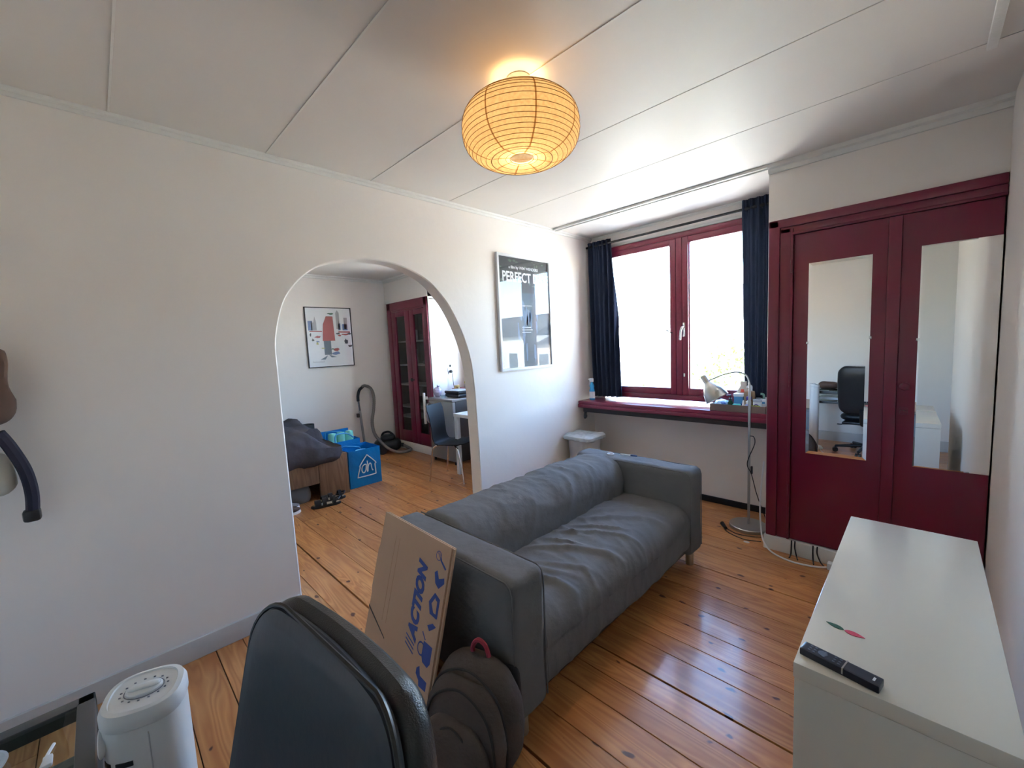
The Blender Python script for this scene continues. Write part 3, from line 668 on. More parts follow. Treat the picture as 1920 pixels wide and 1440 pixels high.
obj('piping', MB(TL).tube(rr_path(.242, .487, 1.080, .088, -.040), .004, 6, closed=True), 'black', br)
seatp = MB(W_).soft(-.25, .25, -.38, .07, .40, .50, (.10,.10,.045), .025, lambda p, n: p+n*.004*nz(p, 6))
obj('seat', seatp, 'leather', ch)
obj('seat_pan', MB(W_).rbox(-.20, .20, -.24, .14, .375, .405, .01), 'black', ch)
obj('back_bracket', MB(W_).tube(spline([(0, 0, .39), (0, .12, .38), (0, .175, .42), (0, .20, .56)], 6), .022, 8), 'black', ch)
obj('gas_column', MB(W_).cyl((0, -.03, .10), .028, .28), 'chrome', ch)
obj('tilt_lever', MB(W_).tube([(-.05, .02, .37), (-.22, .03, .355), (-.235, .03, .35)], .006).soft(-.27, -.22, .02, .045, .345, .357, .004, .02), 'black', ch)
hub = obj('base_hub', MB(W_).cyl((0, -.03, .075), .04, .05), 'black', ch)
for k in range(5):
    a = R(72*k+20); c_, s_ = cos(a), sin(a); e = (.29*c_, -.03+.29*s_)
    lg = obj('base_leg', MB(W_).tube([(.03*c_, -.03+.03*s_, .10), (e[0], e[1], .075)], [.022, .015], 8), 'black', ch)
    pc = (e[0], e[1], .032); px, py = -s_, c_
    cs = MB(W_)
    for sg in (-1, 1):
        cs.tube([(pc[0]+px*.008*sg, pc[1]+py*.008*sg, .030), (pc[0]+px*.026*sg, pc[1]+py*.026*sg, .030)], .029, 16)
    cs.tube([(e[0], e[1], .04), (e[0], e[1], .08)], .007, 8)
    obj('caster', cs, 'black', lg)

# ------------------------------------------------------------------ tower fan
FC = (-1.125, .006, 0)
fan = thing('tower_fan', 'white tower fan with a control dial on its slanted top', 'fan', FC)
FT = Matrix.Translation(FC) @ Matrix.Rotation(R(-20), 4, 'Z')
def sup(a, rx, ry, e=2.7):
    c_, s_ = cos(a), sin(a); return (rx*math.copysign(abs(c_)**(2/e), c_), ry*math.copysign(abs(s_)**(2/e), s_))
def stack(levels, T, n=48, cap=True):
    vs = []; fs = []
    for (rx, ry, z, tilt, cx_, cy_) in levels:
        for k in range(n):
            x, y = sup(2*pi*k/n, rx, ry); vs.append((x+cx_, y+cy_, z-tilt*x))
    L_ = len(levels)
    for i in range(L_-1):
        for k in range(n): fs.append((i*n+k, i*n+(k+1) % n, (i+1)*n+(k+1) % n, (i+1)*n+k))
    if cap: fs.append(tuple(range(n))[::-1]); fs.append(tuple((L_-1)*n+k for k in range(n)))
    return MB(T).add(vs, fs)
rx, ry = .052, .067
obj('fan_body', stack([(rx*.96,ry*.96,.05,0,0,0),(rx,ry,.06,0,0,0),(rx,ry,.70,0,0,0),(rx,ry,.812,.18,0,0)], FT), 'white', fan)
obj('fan_cap', stack([(rx*1.0,ry*1.0,.812,.18,0,0),(rx*1.03,ry*1.04,.816,.18,0,0),(rx*1.03,ry*1.04,.835,.18,0,0),(rx*.98,ry*.96,.846,.18,0,0),(rx*.86,ry*.82,.848,.18,0,0),(rx*.84,ry*.80,.845,.18,0,0)], FT), 'white', fan)
obj('fan_base', MB(FT).lathe([(.10, 0), (.105, .01), (.09, .035), (.05, .05)], n=32), 'white', fan)
DT = FT @ Matrix.Translation((-.002, 0, .846)) @ Matrix.Rotation(R(10.2), 4, 'Y')
dial = obj('control_dial', MB(DT).lathe([(.036, -.002), (.036, .004), (.033, .006)], n=32, sx=.52, sy=.85), 'white', fan)
obj('dial_grip', MB(DT).soft(-.007, .007, -.027, .027, .003, .012, (.006,.012,.005), .003), 'white', dial)
obj('dial_ring', MB(DT).tube([(.021*cos(a), .033*sin(a), .0005) for a in [2*pi*q/40 for q in range(40)]], .0009, 5, closed=True), col('grey_mark', (.25,.27,.32)), fan)
mk = MB(DT)
for a in range(20, 360, 24): x, y = .026*cos(R(a)), .039*sin(R(a)); mk.box(x-.0010, x+.0010, y-.0018, y+.0018, -.0005, .0012)
obj('dial_marks', mk, 'grey_mark', fan)
for cidx, (a0, a1) in enumerate(((-30, -6), (-66, -42))):
    for k in range(11):
        z = .735-.030*k-.004; vs = []; fs = []; n = 8
        for i in range(n+1):
            x, y = sup(R(a0+(a1-a0)*i/n), rx+.0012, ry+.0012)
            vs += [(x, y, z), (x, y, z+.010), (x*.97, y*.97, z+.010), (x*.97, y*.97, z)]
        for i in range(n):
            for q in range(4): fs.append((4*i+q, 4*i+(q+1) % 4, 4*i+4+(q+1) % 4, 4*i+4+q))
        fs += [(3,2,1,0), (4*n, 4*n+1, 4*n+2, 4*n+3)]
        obj('vent_slot', MB(FT).add(vs, fs), 'black', fan, smooth=False)
hr = MB(FT @ Matrix.Translation((.018, -ry*.985, .775)) @ Matrix.Rotation(R(14), 4, 'Z') @ Matrix.Rotation(R(90), 4, 'X')).lathe([(0, -.012), (.016, -.010), (.022, -.002), (.026, .001), (.027, .003), (.024, .0045), (.022, .003)], n=24, sx=1.2, cap=False)
obj('carry_recess', hr, 'white', fan)
sm = []
x, y = sup(R(8), rx+.001, ry+.001); obj('body_seam', MB(FT).box(x-.001, x+.0004, y-.0008, y+.0008, .06, .79), col('light_seam', (.6,.62,.66)), fan)
tag(obj('power_cable', MB().tube(spline([(-1.06, .06, .05), (-1.02, .12, .006), (-.98, .24, .006), (-1.1, .36, .006), (-1.2, .30, .006)], 8), .0035, 6), 'white'), 'thin white power cable trailing from the tower fan base', 'cable')

# ------------------------------------------------------------------ glass desk
dk = thing('glass_desk', 'glass-topped desk with a dark grey metal frame at the lower left', 'desk', (-.85, -.33, 0))
X0, X1, Y0, Y1 = -1.37, -.30, -.585, -.075
col('desk_frame_grey', (.075,.075,.075), .45)
f = MB().rbox(X0, X1, Y1-.03, Y1, .715, .75, .003).rbox(X0, X1, Y0, Y0+.03, .715, .75, .003).rbox(X0, X0+.03, Y0, Y1, .715, .75, .003).rbox(X1-.03, X1, Y0, Y1, .715, .75, .003)
obj('desk_frame', f, 'desk_frame_grey', dk)
f = MB().rbox(X0, X1, Y1-.03, Y1, .59, .62, .003).rbox(X0, X1, Y0, Y0+.03, .59, .62, .003).rbox(X0, X0+.03, Y0, Y1, .59, .62, .003).rbox(X1-.03, X1, Y0, Y1, .59, .62, .003)
obj('shelf_frame', f, 'desk_frame_grey', dk)
obj('glass_top', B(X0+.028, X1-.028, Y0+.028, Y1-.028, .740, .747), 'tglass', dk)
obj('lower_shelf', B(X0+.028, X1-.028, Y0+.028, Y0+.30, .602, .610), 'tglass', dk)
for lx in (X0, X1-.03):
    for ly in (Y0, Y1-.03): obj('leg', MB().rbox(lx, lx+.03, ly, ly+.03, 0, .72, .003), 'desk_frame_grey', dk)
pb = thing('paper_stack', 'stack of papers on the lower shelf of the glass desk', 'papers', (-1.0, -.42, .611))
for k in range(4): obj('sheet', MB(Matrix.Translation((-1.0, -.42, .611+.008*k)) @ Matrix.Rotation(R(4*k-5), 4, 'Z')).box(-.15, .15, -.105, .105, 0, .007), 'paperw', pb)
cb2 = thing('white_connector_cable', 'white cable with plug ends lying on the glass desk', 'cable', (-1.17, -.14, .747))
obj('cable', MB().tube(spline([(-1.24, -.135, .751), (-1.20, -.145, .752), (-1.15, -.15, .753), (-1.08, -.13, .752), (-1.0, -.17, .752)], 7), .003, 6), 'white', cb2)
obj('plug', MB().rbox(-1.205, -1.175, -.148, -.134, .748, .757, .003), 'white', cb2)
obj('plug', MB(Matrix.Translation((-1.14, -.128, 0)) @ Matrix.Rotation(R(30), 4, 'Z')).rbox(-.014, .014, -.006, .006, .748, .756, .002), 'white', cb2)
bw = MB().lathe([(.02, 0), (.045, .004), (.05, .012), (.046, .012), (.04, .006), (0, .005)], (-1.255, -.245, .7475), 28)
tag(obj('saucer', bw, col('pale_blue_ceramic', (.45,.52,.60), .3)), 'pale bluish saucer at the edge of the glass desk', 'dish')
hb = MB().soft(-1.16, -.94, -.50, -.36, .747, .84, (.07,.05,.045), .02, lambda p, n: p+n*.01*nz(p, 9))
tag(obj('pouch', hb, col('brown_leather', (.10,.05,.035), .6)), 'brown pouch on the glass desk, seen in the left mirror', 'pouch')
bt_ = thing('spray_can', 'small white bottle with a dark cap on the desk, seen in the mirror', 'bottle', (-.88, -.42, .747))
obj('bottle_body', MB().cyl((-.88, -.42, .747), .02, .07), 'white', bt_); obj('cap', MB().cyl((-.88, -.42, .817), .018, .035), 'black', bt_)
# pipe stub with taps high on the rear wall (left mirror)
gp = thing('wall_hook', 'small white wall hook high on the wall, seen in the left mirror', 'hook', (-.62, YR, 2.2))
obj('hook_plate', MB().rbox(-.63, -.61, YR+.001, YR+.012, 2.18, 2.36, .004), 'trim', gp)
obj('hook_arm', MB().tube(spline([(-.62, YR+.01, 2.21), (-.62, YR+.05, 2.20), (-.60, YR+.07, 2.22), (-.58, YR+.07, 2.25)], 5), .008).tube(spline([(-.62, YR+.01, 2.21), (-.65, YR+.05, 2.19), (-.68, YR+.06, 2.20)], 5), .008), 'chrome', gp)
# ------------------------------------------------------------------ white cabinet on the right
cbn = thing('white_cabinet', 'low white lacquered cabinet standing against the right wall', 'cabinet', (-.02, 1.56, 0))
CX0, CX1, CY0, CY1, CZ = -.188, .150, 1.045, 2.07, .78
obj('cabinet_top', MB().rbox(CX0, CX1, CY0, CY1, CZ-.036, CZ, .0025), 'lacq', cbn)
obj('end_panel', MB().rbox(CX0+.002, CX1-.002, CY0+.003, CY0+.021, 0, CZ-.038, .0015), 'lacq', cbn)
obj('end_panel', MB().rbox(CX0+.002, CX1-.002, CY1-.021, CY1-.003, 0, CZ-.038, .0015), 'lacq', cbn)
obj('back_panel', B(CX1-.012, CX1-.004, CY0+.021, CY1-.021, .04, CZ-.038), 'lacq', cbn)
for k in range(3):
    z0 = .06+k*.227; dw = obj('drawer', MB().rbox(CX0+.002, CX0+.020, CY0+.024, CY1-.024, z0, z0+.222, .002).box(CX0+.02, CX1-.03, CY0+.05, CY1-.05, z0+.02, z0+.18), 'lacq', cbn)
obj('toe_board', B(CX0+.03, CX0+.045, CY0+.02, CY1-.02, 0, .058), 'lacq', cbn)
# remote control
rc = thing('remote_control', 'slim dark navy remote control on the near edge of the white cabinet', 'remote control', (-.105, 1.085, CZ))
a0 = Vector((-.180, 1.098, CZ)); a1 = Vector((-.040, 1.072, CZ)); TR = frameM(a0, a1-a0, (0.18, 1, 0)); Lr = (a1-a0).length
col('navy_black', (.012,.015,.030), .35)
obj('remote_body', MB(TR).soft(0, Lr, -.017, .017, 0, .017, (.002,.002,.003), .003), 'navy_black', rc)
obj('silver_band', MB(TR).box(Lr*.555, Lr*.575, -.0172, .0172, .004, .0176), 'steel', rc)
bt = MB(TR)
for i in range(4):
    for j in range(3): bt.rbox(.014+i*.009+.0, .019+i*.009, -.011+j*.0085, -.007+j*.0085, .0165, .018, .0006) if i not in (2,) else None
obj('buttons', bt, col('button_grey', (.10,.12,.17)), rc)
obj('round_pad', MB(TR @ Matrix.Translation((.040, 0, .0165))).lathe([(.009, 0), (.009, .0012), (.005, .0016), (0, .0012)], n=20), 'button_grey', rc)
b2 = MB(TR)
for i in range(2):
    for j in range(3): b2.rbox(.060+i*.009, .065+i*.009, -.011+j*.0085, -.007+j*.0085, .0165, .018, .0006)
obj('number_keys', b2, 'button_grey', rc)
obj('emblem', MB(TR).box(Lr-.014, Lr-.010, -.006, .006, .0168, .0174), 'white', rc)
def leaf(c, d_, L_, w_, mt, name, label):
    Tm = frameM(c, d_, Vector((-d_[1], d_[0], 0))); pts = [(L_*t, w_*sin(pi*t**.75)) for t in [i/12 for i in range(13)]]; pts += [(L_*t, -w_*sin(pi*t**.75)) for t in [i/12 for i in range(11, 0, -1)]]
    return tag(obj(name, MB(Tm).prism(pts, 2, 0, .0012), mt), label, 'sticker')
leaf((-.1195, 1.243, CZ+.0002), (-.92, .26, 0), .038, .0075, col('leaf_green', (.02,.10,.05)), 'leaf_sticker', 'dark green leaf-shaped sticker on the white cabinet top')
leaf((-.1185, 1.2425, CZ+.0002), (.93, -.10, 0), .040, .0085, col('leaf_pink', (.62,.06,.12)), 'petal_sticker', 'pink petal-shaped sticker on the white cabinet top')

# ------------------------------------------------------------------ floor lamp by the sill
LX, LY = -.945, 3.52
lp = thing('floor_lamp', 'silver reading floor lamp with a bell shade before the window sill', 'lamp', (LX, LY, 0))
obj('lamp_base', MB().lathe([(.135, 0), (.138, .006), (.136, .024), (.130, .029), (.02, .032)], (LX, LY, 0), 40), 'steel', lp)
path = [(LX, LY, .03), (LX, LY, 1.10)]+spline([(LX, LY, 1.10), (LX-.006, LY, 1.17), (LX-.03, LY, 1.215), (LX-.09, LY-.01, 1.235), (LX-.18, LY-.02, 1.215), (LX-.29, LY-.03, 1.165)], 7)[1:]
obj('lamp_pole', MB().tube(path, [.0095]*2+[.0085]*5+[.0055]*(len(path)-7), 10), 'steel', lp)
TS = frameM((LX-.325, LY-.035, 1.195), (.80, 0, .52), (0, 1, 0)) ; TS = Matrix.Translation((LX-.335, LY-.035, 1.205)) @ Matrix.Rotation(R(-32), 4, 'Y')
shd = MB(TS).lathe([(0, .0), (.020, -.002), (.024, -.012), (.024, -.06), (.030, -.075), (.055, -.105), (.078, -.150), (.088, -.195), (.090, -.215), (.086, -.215), (.074, -.150), (.050, -.108), (.02, -.08)], n=32, cap=False)
obj('lamp_shade', shd, 'steel', lp)
obj('bulb', MB(TS).lathe([(.012, -.08), (.025, -.11), (.028, -.135), (.018, -.16), (0, -.165)], n=16), 'white', lp)
obj('cord_switch', MB().rbox(LX+.012, LX+.026, LY-.008, LY+.008, .44, .50, .004), 'black', lp)
crd = spline([(LX+.008, LY-.01, .74), (LX+.035, LY-.01, .735), (LX+.04, LY-.01, .68), (LX+.0, LY-.02, .56), (LX-.005, LY-.02, .50), (LX+.02, LY-.01, .44), (LX+.06, LY-.01, .28), (LX+.12, LY-.0, .10), (LX+.155, LY-.03, .01), (LX+.13, LY-.13, .008), (LX-.02, LY-.19, .008), (LX-.13, LY-.13, .008), (LX-.09, LY-.20, .008), (LX+.04, LY-.25, .008), (LX+.14, LY-.21, .008)], 7)
obj('lamp_cord', MB().tube(crd, .0035, 6), 'black', lp)
obj('lamp_plug', MB().tube([(LX-.12, LY-.15, .014), (LX-.17, LY-.08, .016)], [.012, .016], 10), 'black', lp)
# white cable and black leads at the plinth
wc = thing('white_cable', 'white cable running down the wardrobe corner and across the floor', 'cable', (-.6, 3.2, 0))
obj('cable', MB().tube(spline([(-.785, YW+.01, .62), (-.795, YW-.01, .45), (-.80, YW-.02, .30), (-.79, YW-.025, .12), (-.765, YW-.04, .04), (-.70, YW-.09, .008), (-.58, YW-.14, .007), (-.46, YW-.12, .007), (-.40, YW-.08, .007)], 8), .0055, 8), 'white', wc)
obj('plug', MB().rbox(-.40, -.345, YW-.105, YW-.055, .001, .045, .008), 'white', wc)
for i, (x_, dx) in enumerate(((-.605, .0), (-.588, .03), (-.49, .02), (-.470, .06))):
    o = obj('black_lead', MB().tube(spline([(x_+.003*i, YW-.030, .105), (x_+.003*i, YW-.034, .06), (x_+dx*.5, YW-.045, .012), (x_+dx, YW-.09, .006)], 5), .0045, 6), 'black')
    tag(o, ['leftmost thin black lead hanging over the white plinth', 'second thin black lead from the left over the white plinth', 'third thin black lead from the left over the white plinth', 'rightmost thin black lead curling off the white plinth'][i], 'cable', 'black leads over the wardrobe plinth')
tag(obj('paper_scrap', MB().soft(-.905, -.865, 3.235, 3.262, .0005, .005, (.012,.01,.002), .008), 'paperw'), 'tiny white paper scrap on the floor by the lamp cord', 'scrap')

# ------------------------------------------------------------------ waste bin
bn = thing('waste_bin', 'pale grey waste bin with a clear liner in the corner', 'bin', (-2.42, 3.43, 0))
def taper(T, w0, d0, w1, d1, z0, z1, n=10):
    lv = []; return stack([(w0, d0, z0, 0, 0, 0), (w0+(w1-w0)*.5, d0+(d1-d0)*.5, (z0+z1)/2, 0, 0, 0), (w1, d1, z1, 0, 0, 0), (w1-.006, d1-.006, z1, 0, 0, 0), (w0, d0, z0+.02, 0, 0, 0)], T, 40, True)
TBn = Matrix.Translation((-2.42, 3.42, 0))
obj('bin_body', taper(TBn, .125, .115, .155, .14, 0, .57), col('bin_grey', (.50,.49,.47), .5), bn)
obj('bin_rim', stack([(.158,.143,.555,0,0,0),(.166,.151,.56,0,0,0),(.166,.151,.585,0,0,0),(.156,.141,.59,0,0,0)], TBn), 'bin_grey', bn)
def ln_fn(p, n): return p+n*(.008*ridge(p*14, 2)+.006*nz(p, 16))
obj('bin_liner', MB(TBn).soft(-.170, .170, -.155, .155, .545, .602, (.05,.05,.018), .012, ln_fn), col('liner_plastic', (.56,.60,.60), .25), bn)
# spray bottle on the sill
def spray(x, y, z, s_, bodym, trigm, name, label, lab=None):
    t = thing(name, label, 'bottle', (x, y, z)); T = Matrix.Translation((x, y, z)) @ Matrix.Scale(s_, 4)
    obj('bottle_body', MB(T).lathe([(.028, 0), (.033, .006), (.033, .10), (.026, .125), (.024, .14), (.030, .155), (.018, .185), (.012, .20)], n=24, sy=.7), bodym, t)
    if lab: obj('label', MB(T).lathe([(.0336, .02), (.0336, .095)], n=24, sy=.71, cap=False), lab, t)
    obj('trigger_head', MB(T).soft(-.030, .022, -.010, .010, .20, .245, (.01,.008,.012), .008).tube([(-.012, 0, .215), (-.03, 0, .195), (-.032, 0, .165)], .005, 6).tube([(-.03, 0, .232), (-.045, 0, .232)], .007, 8), trigm, t)
    return t
spray(-2.50, 3.70, .905, .95, col('sky_blue_bottle', (.05,.38,.75), .25), 'white', 'spray_bottle', 'blue and white cleaning spray bottle at the left end of the sill', 'paperw')

# ------------------------------------------------------------------ tray of toiletries on the sill
ZS = .905
ty = thing('cardboard_tray', 'shallow brown cardboard tray full of toiletries on the sill', 'tray', (-1.05, 3.69, ZS))
f = MB().box(-1.265, -.855, 3.60, 3.604, ZS, ZS+.055).box(-1.265, -.855, 3.776, 3.78, ZS, ZS+.055).box(-1.265, -1.261, 3.604, 3.776, ZS, ZS+.055).box(-.859, -.855, 3.604, 3.776, ZS, ZS+.055)
obj('tray_rim', f, col('tray_board', (.20,.15,.125), .8), ty); obj('tray_floor', B(-1.261, -.859, 3.604, 3.776, ZS, ZS+.003), 'tray_board', ty)
ZT = ZS+.004
GRP = 'toiletries in the cardboard tray'
def item(name, label, cat, x, y, z=ZT): return thing(name, label, cat, (x, y, z), group=GRP)
t = item('wipes_packet', 'crumpled blue and white plastic packet at the left of the tray', 'packet', -1.20, 3.68)
obj('packet_body', MB().soft(-1.243, -1.140, 3.622, 3.74, ZT+.006, ZT+.075, (.04,.04,.03), .01, lambda p, n: p+n*.010*ridge(p*18, 1)), col('aqua_film', (.42,.66,.80), .2), t)
obj('packet_print', MB().soft(-1.215, -1.15, 3.618, 3.65, ZT+.03, ZT+.070, (.02,.012,.015), .01), col('blue_film', (.08,.20,.55), .25), t)
t = item('pump_bottle', 'dark green pump bottle near the front of the tray', 'bottle', -1.118, 3.64)
obj('bottle_body', MB().lathe([(.017, 0), (.020, .004), (.020, .065), (.012, .08), (.009, .09)], (-1.118, 3.64, ZT), 20), col('dark_green_glass', (.02,.09,.03), .15), t)
obj('pump', MB().tube([(-1.118, 3.64, ZT+.09), (-1.118, 3.64, ZT+.125), (-1.145, 3.635, ZT+.12)], .006, 8).cyl((-1.118, 3.64, ZT+.085), .011, .015), 'black', t)
t = item('blue_tub', 'blue plastic tub with a white lid behind the green bottle', 'tub', -1.07, 3.70)
obj('tub_body', MB().rbox(-1.105, -1.035, 3.68, 3.735, ZT+.0, ZT+.11, .008), col('tub_blue', (.10,.33,.62), .3), t)
obj('tub_lid', MB().rbox(-1.108, -1.032, 3.677, 3.738, ZT+.11, ZT+.135, .006), 'white', t)
obj('tub_print', MB().box(-1.10, -1.04, 3.677, 3.6795, ZT+.03, ZT+.055), col('deep_blue', (.01,.04,.25), .3), t)
t = item('paper_carton', 'tall cream carton with a red print at the back of the tray', 'carton', -1.06, 3.757)
obj('carton_body', MB().add([(-1.10,3.742,ZT),(-1.02,3.742,ZT),(-1.02,3.772,ZT),(-1.10,3.772,ZT),(-1.10,3.742,ZT+.15),(-1.02,3.742,ZT+.15),(-1.02,3.772,ZT+.15),(-1.10,3.772,ZT+.15),(-1.075,3.75,ZT+.19),(-1.03,3.75,ZT+.19),(-1.03,3.766,ZT+.19),(-1.075,3.766,ZT+.19),(-1.075,3.75,ZT+.23),(-1.03,3.75,ZT+.23),(-1.03,3.766,ZT+.23),(-1.075,3.766,ZT+.23)],
    [(3,2,1,0),(12,13,14,15)]+[(b+i, b+(i+1) % 4, b+4+(i+1) % 4, b+4+i) for b in (0,4,8) for i in range(4)]), col('cream_carton', (.55,.50,.42), .6), t, smooth=False)
obj('red_print', MB().box(-1.072, -1.04, 3.7395, 3.7415, ZT+.14, ZT+.148).box(-1.068, -1.045, 3.7395, 3.7415, ZT+.148, ZT+.165), col('red_print_ink', (.65,.08,.04), .5), t)
t = item('soap_box', 'turquoise soap box at the front of the tray', 'box', -1.067, 3.636)
obj('soap_case', MB().soft(-1.098, -1.040, 3.616, 3.655, ZT+.028, ZT+.058, .010, .006), col('turquoise', (.04,.52,.52), .3), t)
obj('soap_stand', MB().rbox(-1.095, -1.042, 3.618, 3.653, ZT, ZT+.030, .003), 'white', t)
t = item('dropper_bottle', 'tiny white dropper bottle with a pointed tip in the tray', 'bottle', -1.018, 3.628)
obj('bottle_body', MB().lathe([(.012, 0), (.013, .003), (.013, .045), (.009, .055), (.008, .062)], (-1.018, 3.628, ZT), 16), 'white', t); obj('tip', MB().lathe([(.008, .062), (.006, .085), (.002, .092)], (-1.018, 3.628, ZT), 12), 'white', t)
t = item('eye_drop_bottle', 'tiny blue-labelled bottle right of the dropper bottle', 'bottle', -.992, 3.630)
obj('bottle_body', MB().lathe([(.012, 0), (.013, .003), (.013, .055), (.008, .062)], (-.992, 3.630, ZT), 16), col('pale_violet', (.35,.42,.75), .3), t); obj('cap', MB().cyl((-.992, 3.630, ZT+.06), .009, .025), 'white', t)
t = item('paper_bag', 'brown paper bag standing in the middle of the tray', 'paper bag', -1.0, 3.70)
obj('bag_body', MB().soft(-1.028, -.960, 3.674, 3.733, ZT+.005, ZT+.155, (.010,.010,.006), .012, lambda p, n: p+n*.004*ridge(p*20, 3)), col('kraft', (.33,.23,.14), .8), t)
t = item('purple_bottle', 'white bottle with a purple cap leaning before the paper bag', 'bottle', -.985, 3.658)
obj('bottle_body', MB().lathe([(.014, 0), (.016, .004), (.016, .08), (.010, .09)], (-.985, 3.655, ZT), 16), 'white', t); obj('cap', MB().soft(-1.004, -.966, 3.642, 3.668, ZT+.09, ZT+.12, .008, .006), col('purple', (.07,.03,.30), .4), t)
t = item('nozzle_bottle', 'white spray bottle with a hooked nozzle at the back of the tray', 'bottle', -.995, 3.757)
obj('bottle_body', MB().lathe([(.015, 0), (.016, .004), (.016, .14), (.01, .155)], (-.995, 3.757, ZT), 16), 'white', t)
obj('nozzle', MB().tube(spline([(-.995, 3.757, ZT+.155), (-.995, 3.757, ZT+.19), (-1.01, 3.752, ZT+.195), (-1.028, 3.748, ZT+.18)], 5), .008, 8), 'white', t)
t = item('white_jar', 'white jar with a round purple ring label', 'jar', -.925, 3.655)
obj('jar_body', MB().lathe([(.027, 0), (.030, .004), (.030, .075), (.027, .08)], (-.925, 3.655, ZT), 28), 'white', t)
obj('jar_lid', MB().lathe([(.031, .08), (.031, .098), (.028, .101)], (-.925, 3.655, ZT), 28), col('lid_clear', (.55,.58,.66), .2), t)
TJ = frameM((-.925, 3.6238, ZT+.042), (1, 0, 0), (0, 0, 1)); obj('ring_label', MB(TJ).tube([(.019*cos(a), .019*sin(a), 0) for a in [2*pi*q/28 for q in range(28)]], .0035, 6, closed=True), 'purple', t)
t = item('sponge_pack', 'yellow-green sponge lying before the white jar', 'sponge', -.93, 3.614)
obj('sponge', MB().soft(-.962, -.894, 3.605, 3.622, ZT+.030, ZT+.055, .007, .006), col('lime_sponge', (.42,.50,.03), .8), t); obj('sponge_wrap', MB().rbox(-.958, -.898, 3.606, 3.621, ZT, ZT+.030, .003), col('wrap_grey', (.4,.38,.36)), t)
t = item('wipes_box', 'open white box with a small blue label at the right of the tray', 'box', -.884, 3.72)
obj('box_body', MB().box(-.905, -.864, 3.66, 3.662, ZT, ZT+.105).box(-.905, -.864, 3.77, 3.772, ZT, ZT+.105).box(-.905, -.903, 3.66, 3.772, ZT, ZT+.105).box(-.866, -.864, 3.66, 3.772, ZT, ZT+.105).box(-.905, -.864, 3.66, 3.772, ZT, ZT+.003), 'white', t)
obj('blue_label', MB().box(-.893, -.874, 3.6583, 3.6597, ZT+.065, ZT+.082), col('tub_blue', (0,0,0)), t)
t = item('razor_handle', 'sea green plastic handle sticking out of the white box', 'razor', -.893, 3.70)
obj('handle', MB().tube(spline([(-.893, 3.70, ZT+.004), (-.890, 3.70, ZT+.10), (-.893, 3.695, ZT+.135), (-.912, 3.69, ZT+.140)], 6), .009, 8), col('sea_green', (.20,.42,.37), .4), t)
t = item('clear_cup', 'clear plastic cup of cotton pads behind the white jar', 'cup', -.935, 3.735)
obj('cup', MB().lathe([(.022, 0), (.028, .11), (.026, .11), (.020, .004)], (-.935, 3.735, ZT), 24, cap=False), 'jar', t); obj('cotton_pads', MB().cyl((-.935, 3.735, ZT+.002), .019, .10), 'paperw', t)
t = thing('lotion_bottle', 'white lotion bottle with a blue cap right of the tray', 'bottle', (-.822, 3.64, ZS))
obj('bottle_body', MB().soft(-.846, -.798, 3.622, 3.658, ZS, ZS+.095, (.010,.010,.012), .008), 'white', t)
obj('cap', MB().soft(-.838, -.806, 3.628, 3.652, ZS+.094, ZS+.128, .007, .006), col('royal_blue', (.02,.04,.42), .3), t)
obj('label', MB().box(-.840, -.806, 3.6205, 3.6225, ZS+.02, ZS+.07), col('teal_label', (.12,.42,.55), .4), t)

# ------------------------------------------------------------------ poster by the window
def framed(name, label, x, y0, y1, z0, z1, fw, depth, fm, z_tilt=0):
    t = thing(name, label, 'poster', (x, (y0+y1)/2, z0))
    f = MB().rbox(x+.001, x+depth, y0, y0+fw, z0, z1, .002).rbox(x+.001, x+depth, y1-fw, y1, z0, z1, .002).rbox(x+.001, x+depth, y0+fw, y1-fw, z1-fw, z1, .002).rbox(x+.001, x+depth, y0+fw, y1-fw, z0, z0+fw, .002)
    obj('frame', f, fm, t); return t
P1 = framed('framed_film_poster', 'white-framed film poster with large white title beside the window', XL, 2.46, 3.16, 1.30, 2.31, .022, .028, 'white')
y0, y1, z0, z1, xp = 2.482, 3.138, 1.322, 2.288, XL+.010
print_o = obj('poster_print', MB().box(XL+.002, xp, y0, y1, z0, z1), mat('blue_black_print', (.020,.040,.060), .5, var=.35, vscale=3.5), P1)
TP = lambda y, z, e=0: frameM((xp+.0004+e, y, z), (0, 1, 0), (0, 0, 1))
obj('dark_foliage', MB().box(xp, xp+.0003, y0, y1, z1-.30, z1), 'inkdark', print_o)
rnd = random.Random(5); br_ = MB(TP(y0, z0))
def blot(mb, cx, cz, rx_, rz_, seed, zz=0):
    rq = random.Random(seed); k = 11; pts = []
    for i in range(k): a = 2*pi*i/k; q = rq.uniform(.6, 1.15); pts.append((cx+rx_*q*cos(a), cz+rz_*q*sin(a), zz))
    mb.add(pts, [tuple(range(k))])
for i in range(26): blot(br_, rnd.uniform(.03, .62), rnd.uniform(.72, .95), rnd.uniform(.008, .03), rnd.uniform(.004, .014), i)
obj('foliage_print', br_, col('grey_green_ink', (.09,.13,.10), .6), print_o, smooth=False)
br_ = MB(TP(y0, z0))
for i in range(16): blot(br_, rnd.uniform(.22, .48), rnd.uniform(.05, .55), rnd.uniform(.008, .02), rnd.uniform(.03, .12), 40+i)
obj('branch_print', br_, col('blue_grey_ink', (.10,.16,.26), .6), print_o, smooth=False)
text('PERFECT DAYS', .118, TP(y0+.045, z1-.205, .0005), 'paperw', print_o, bold=.003, sx=.80, depth=.0002)
text('a film by WIM WENDERS', .036, TP(y0+.13, z1-.095, .0005), 'paperw', print_o, bold=.0008, depth=.0002)
text('KOJI YAKUSHO', .018, TP(y0+.29, z1-.42, .0005), 'paperw', print_o, bold=.0004, depth=.0002)
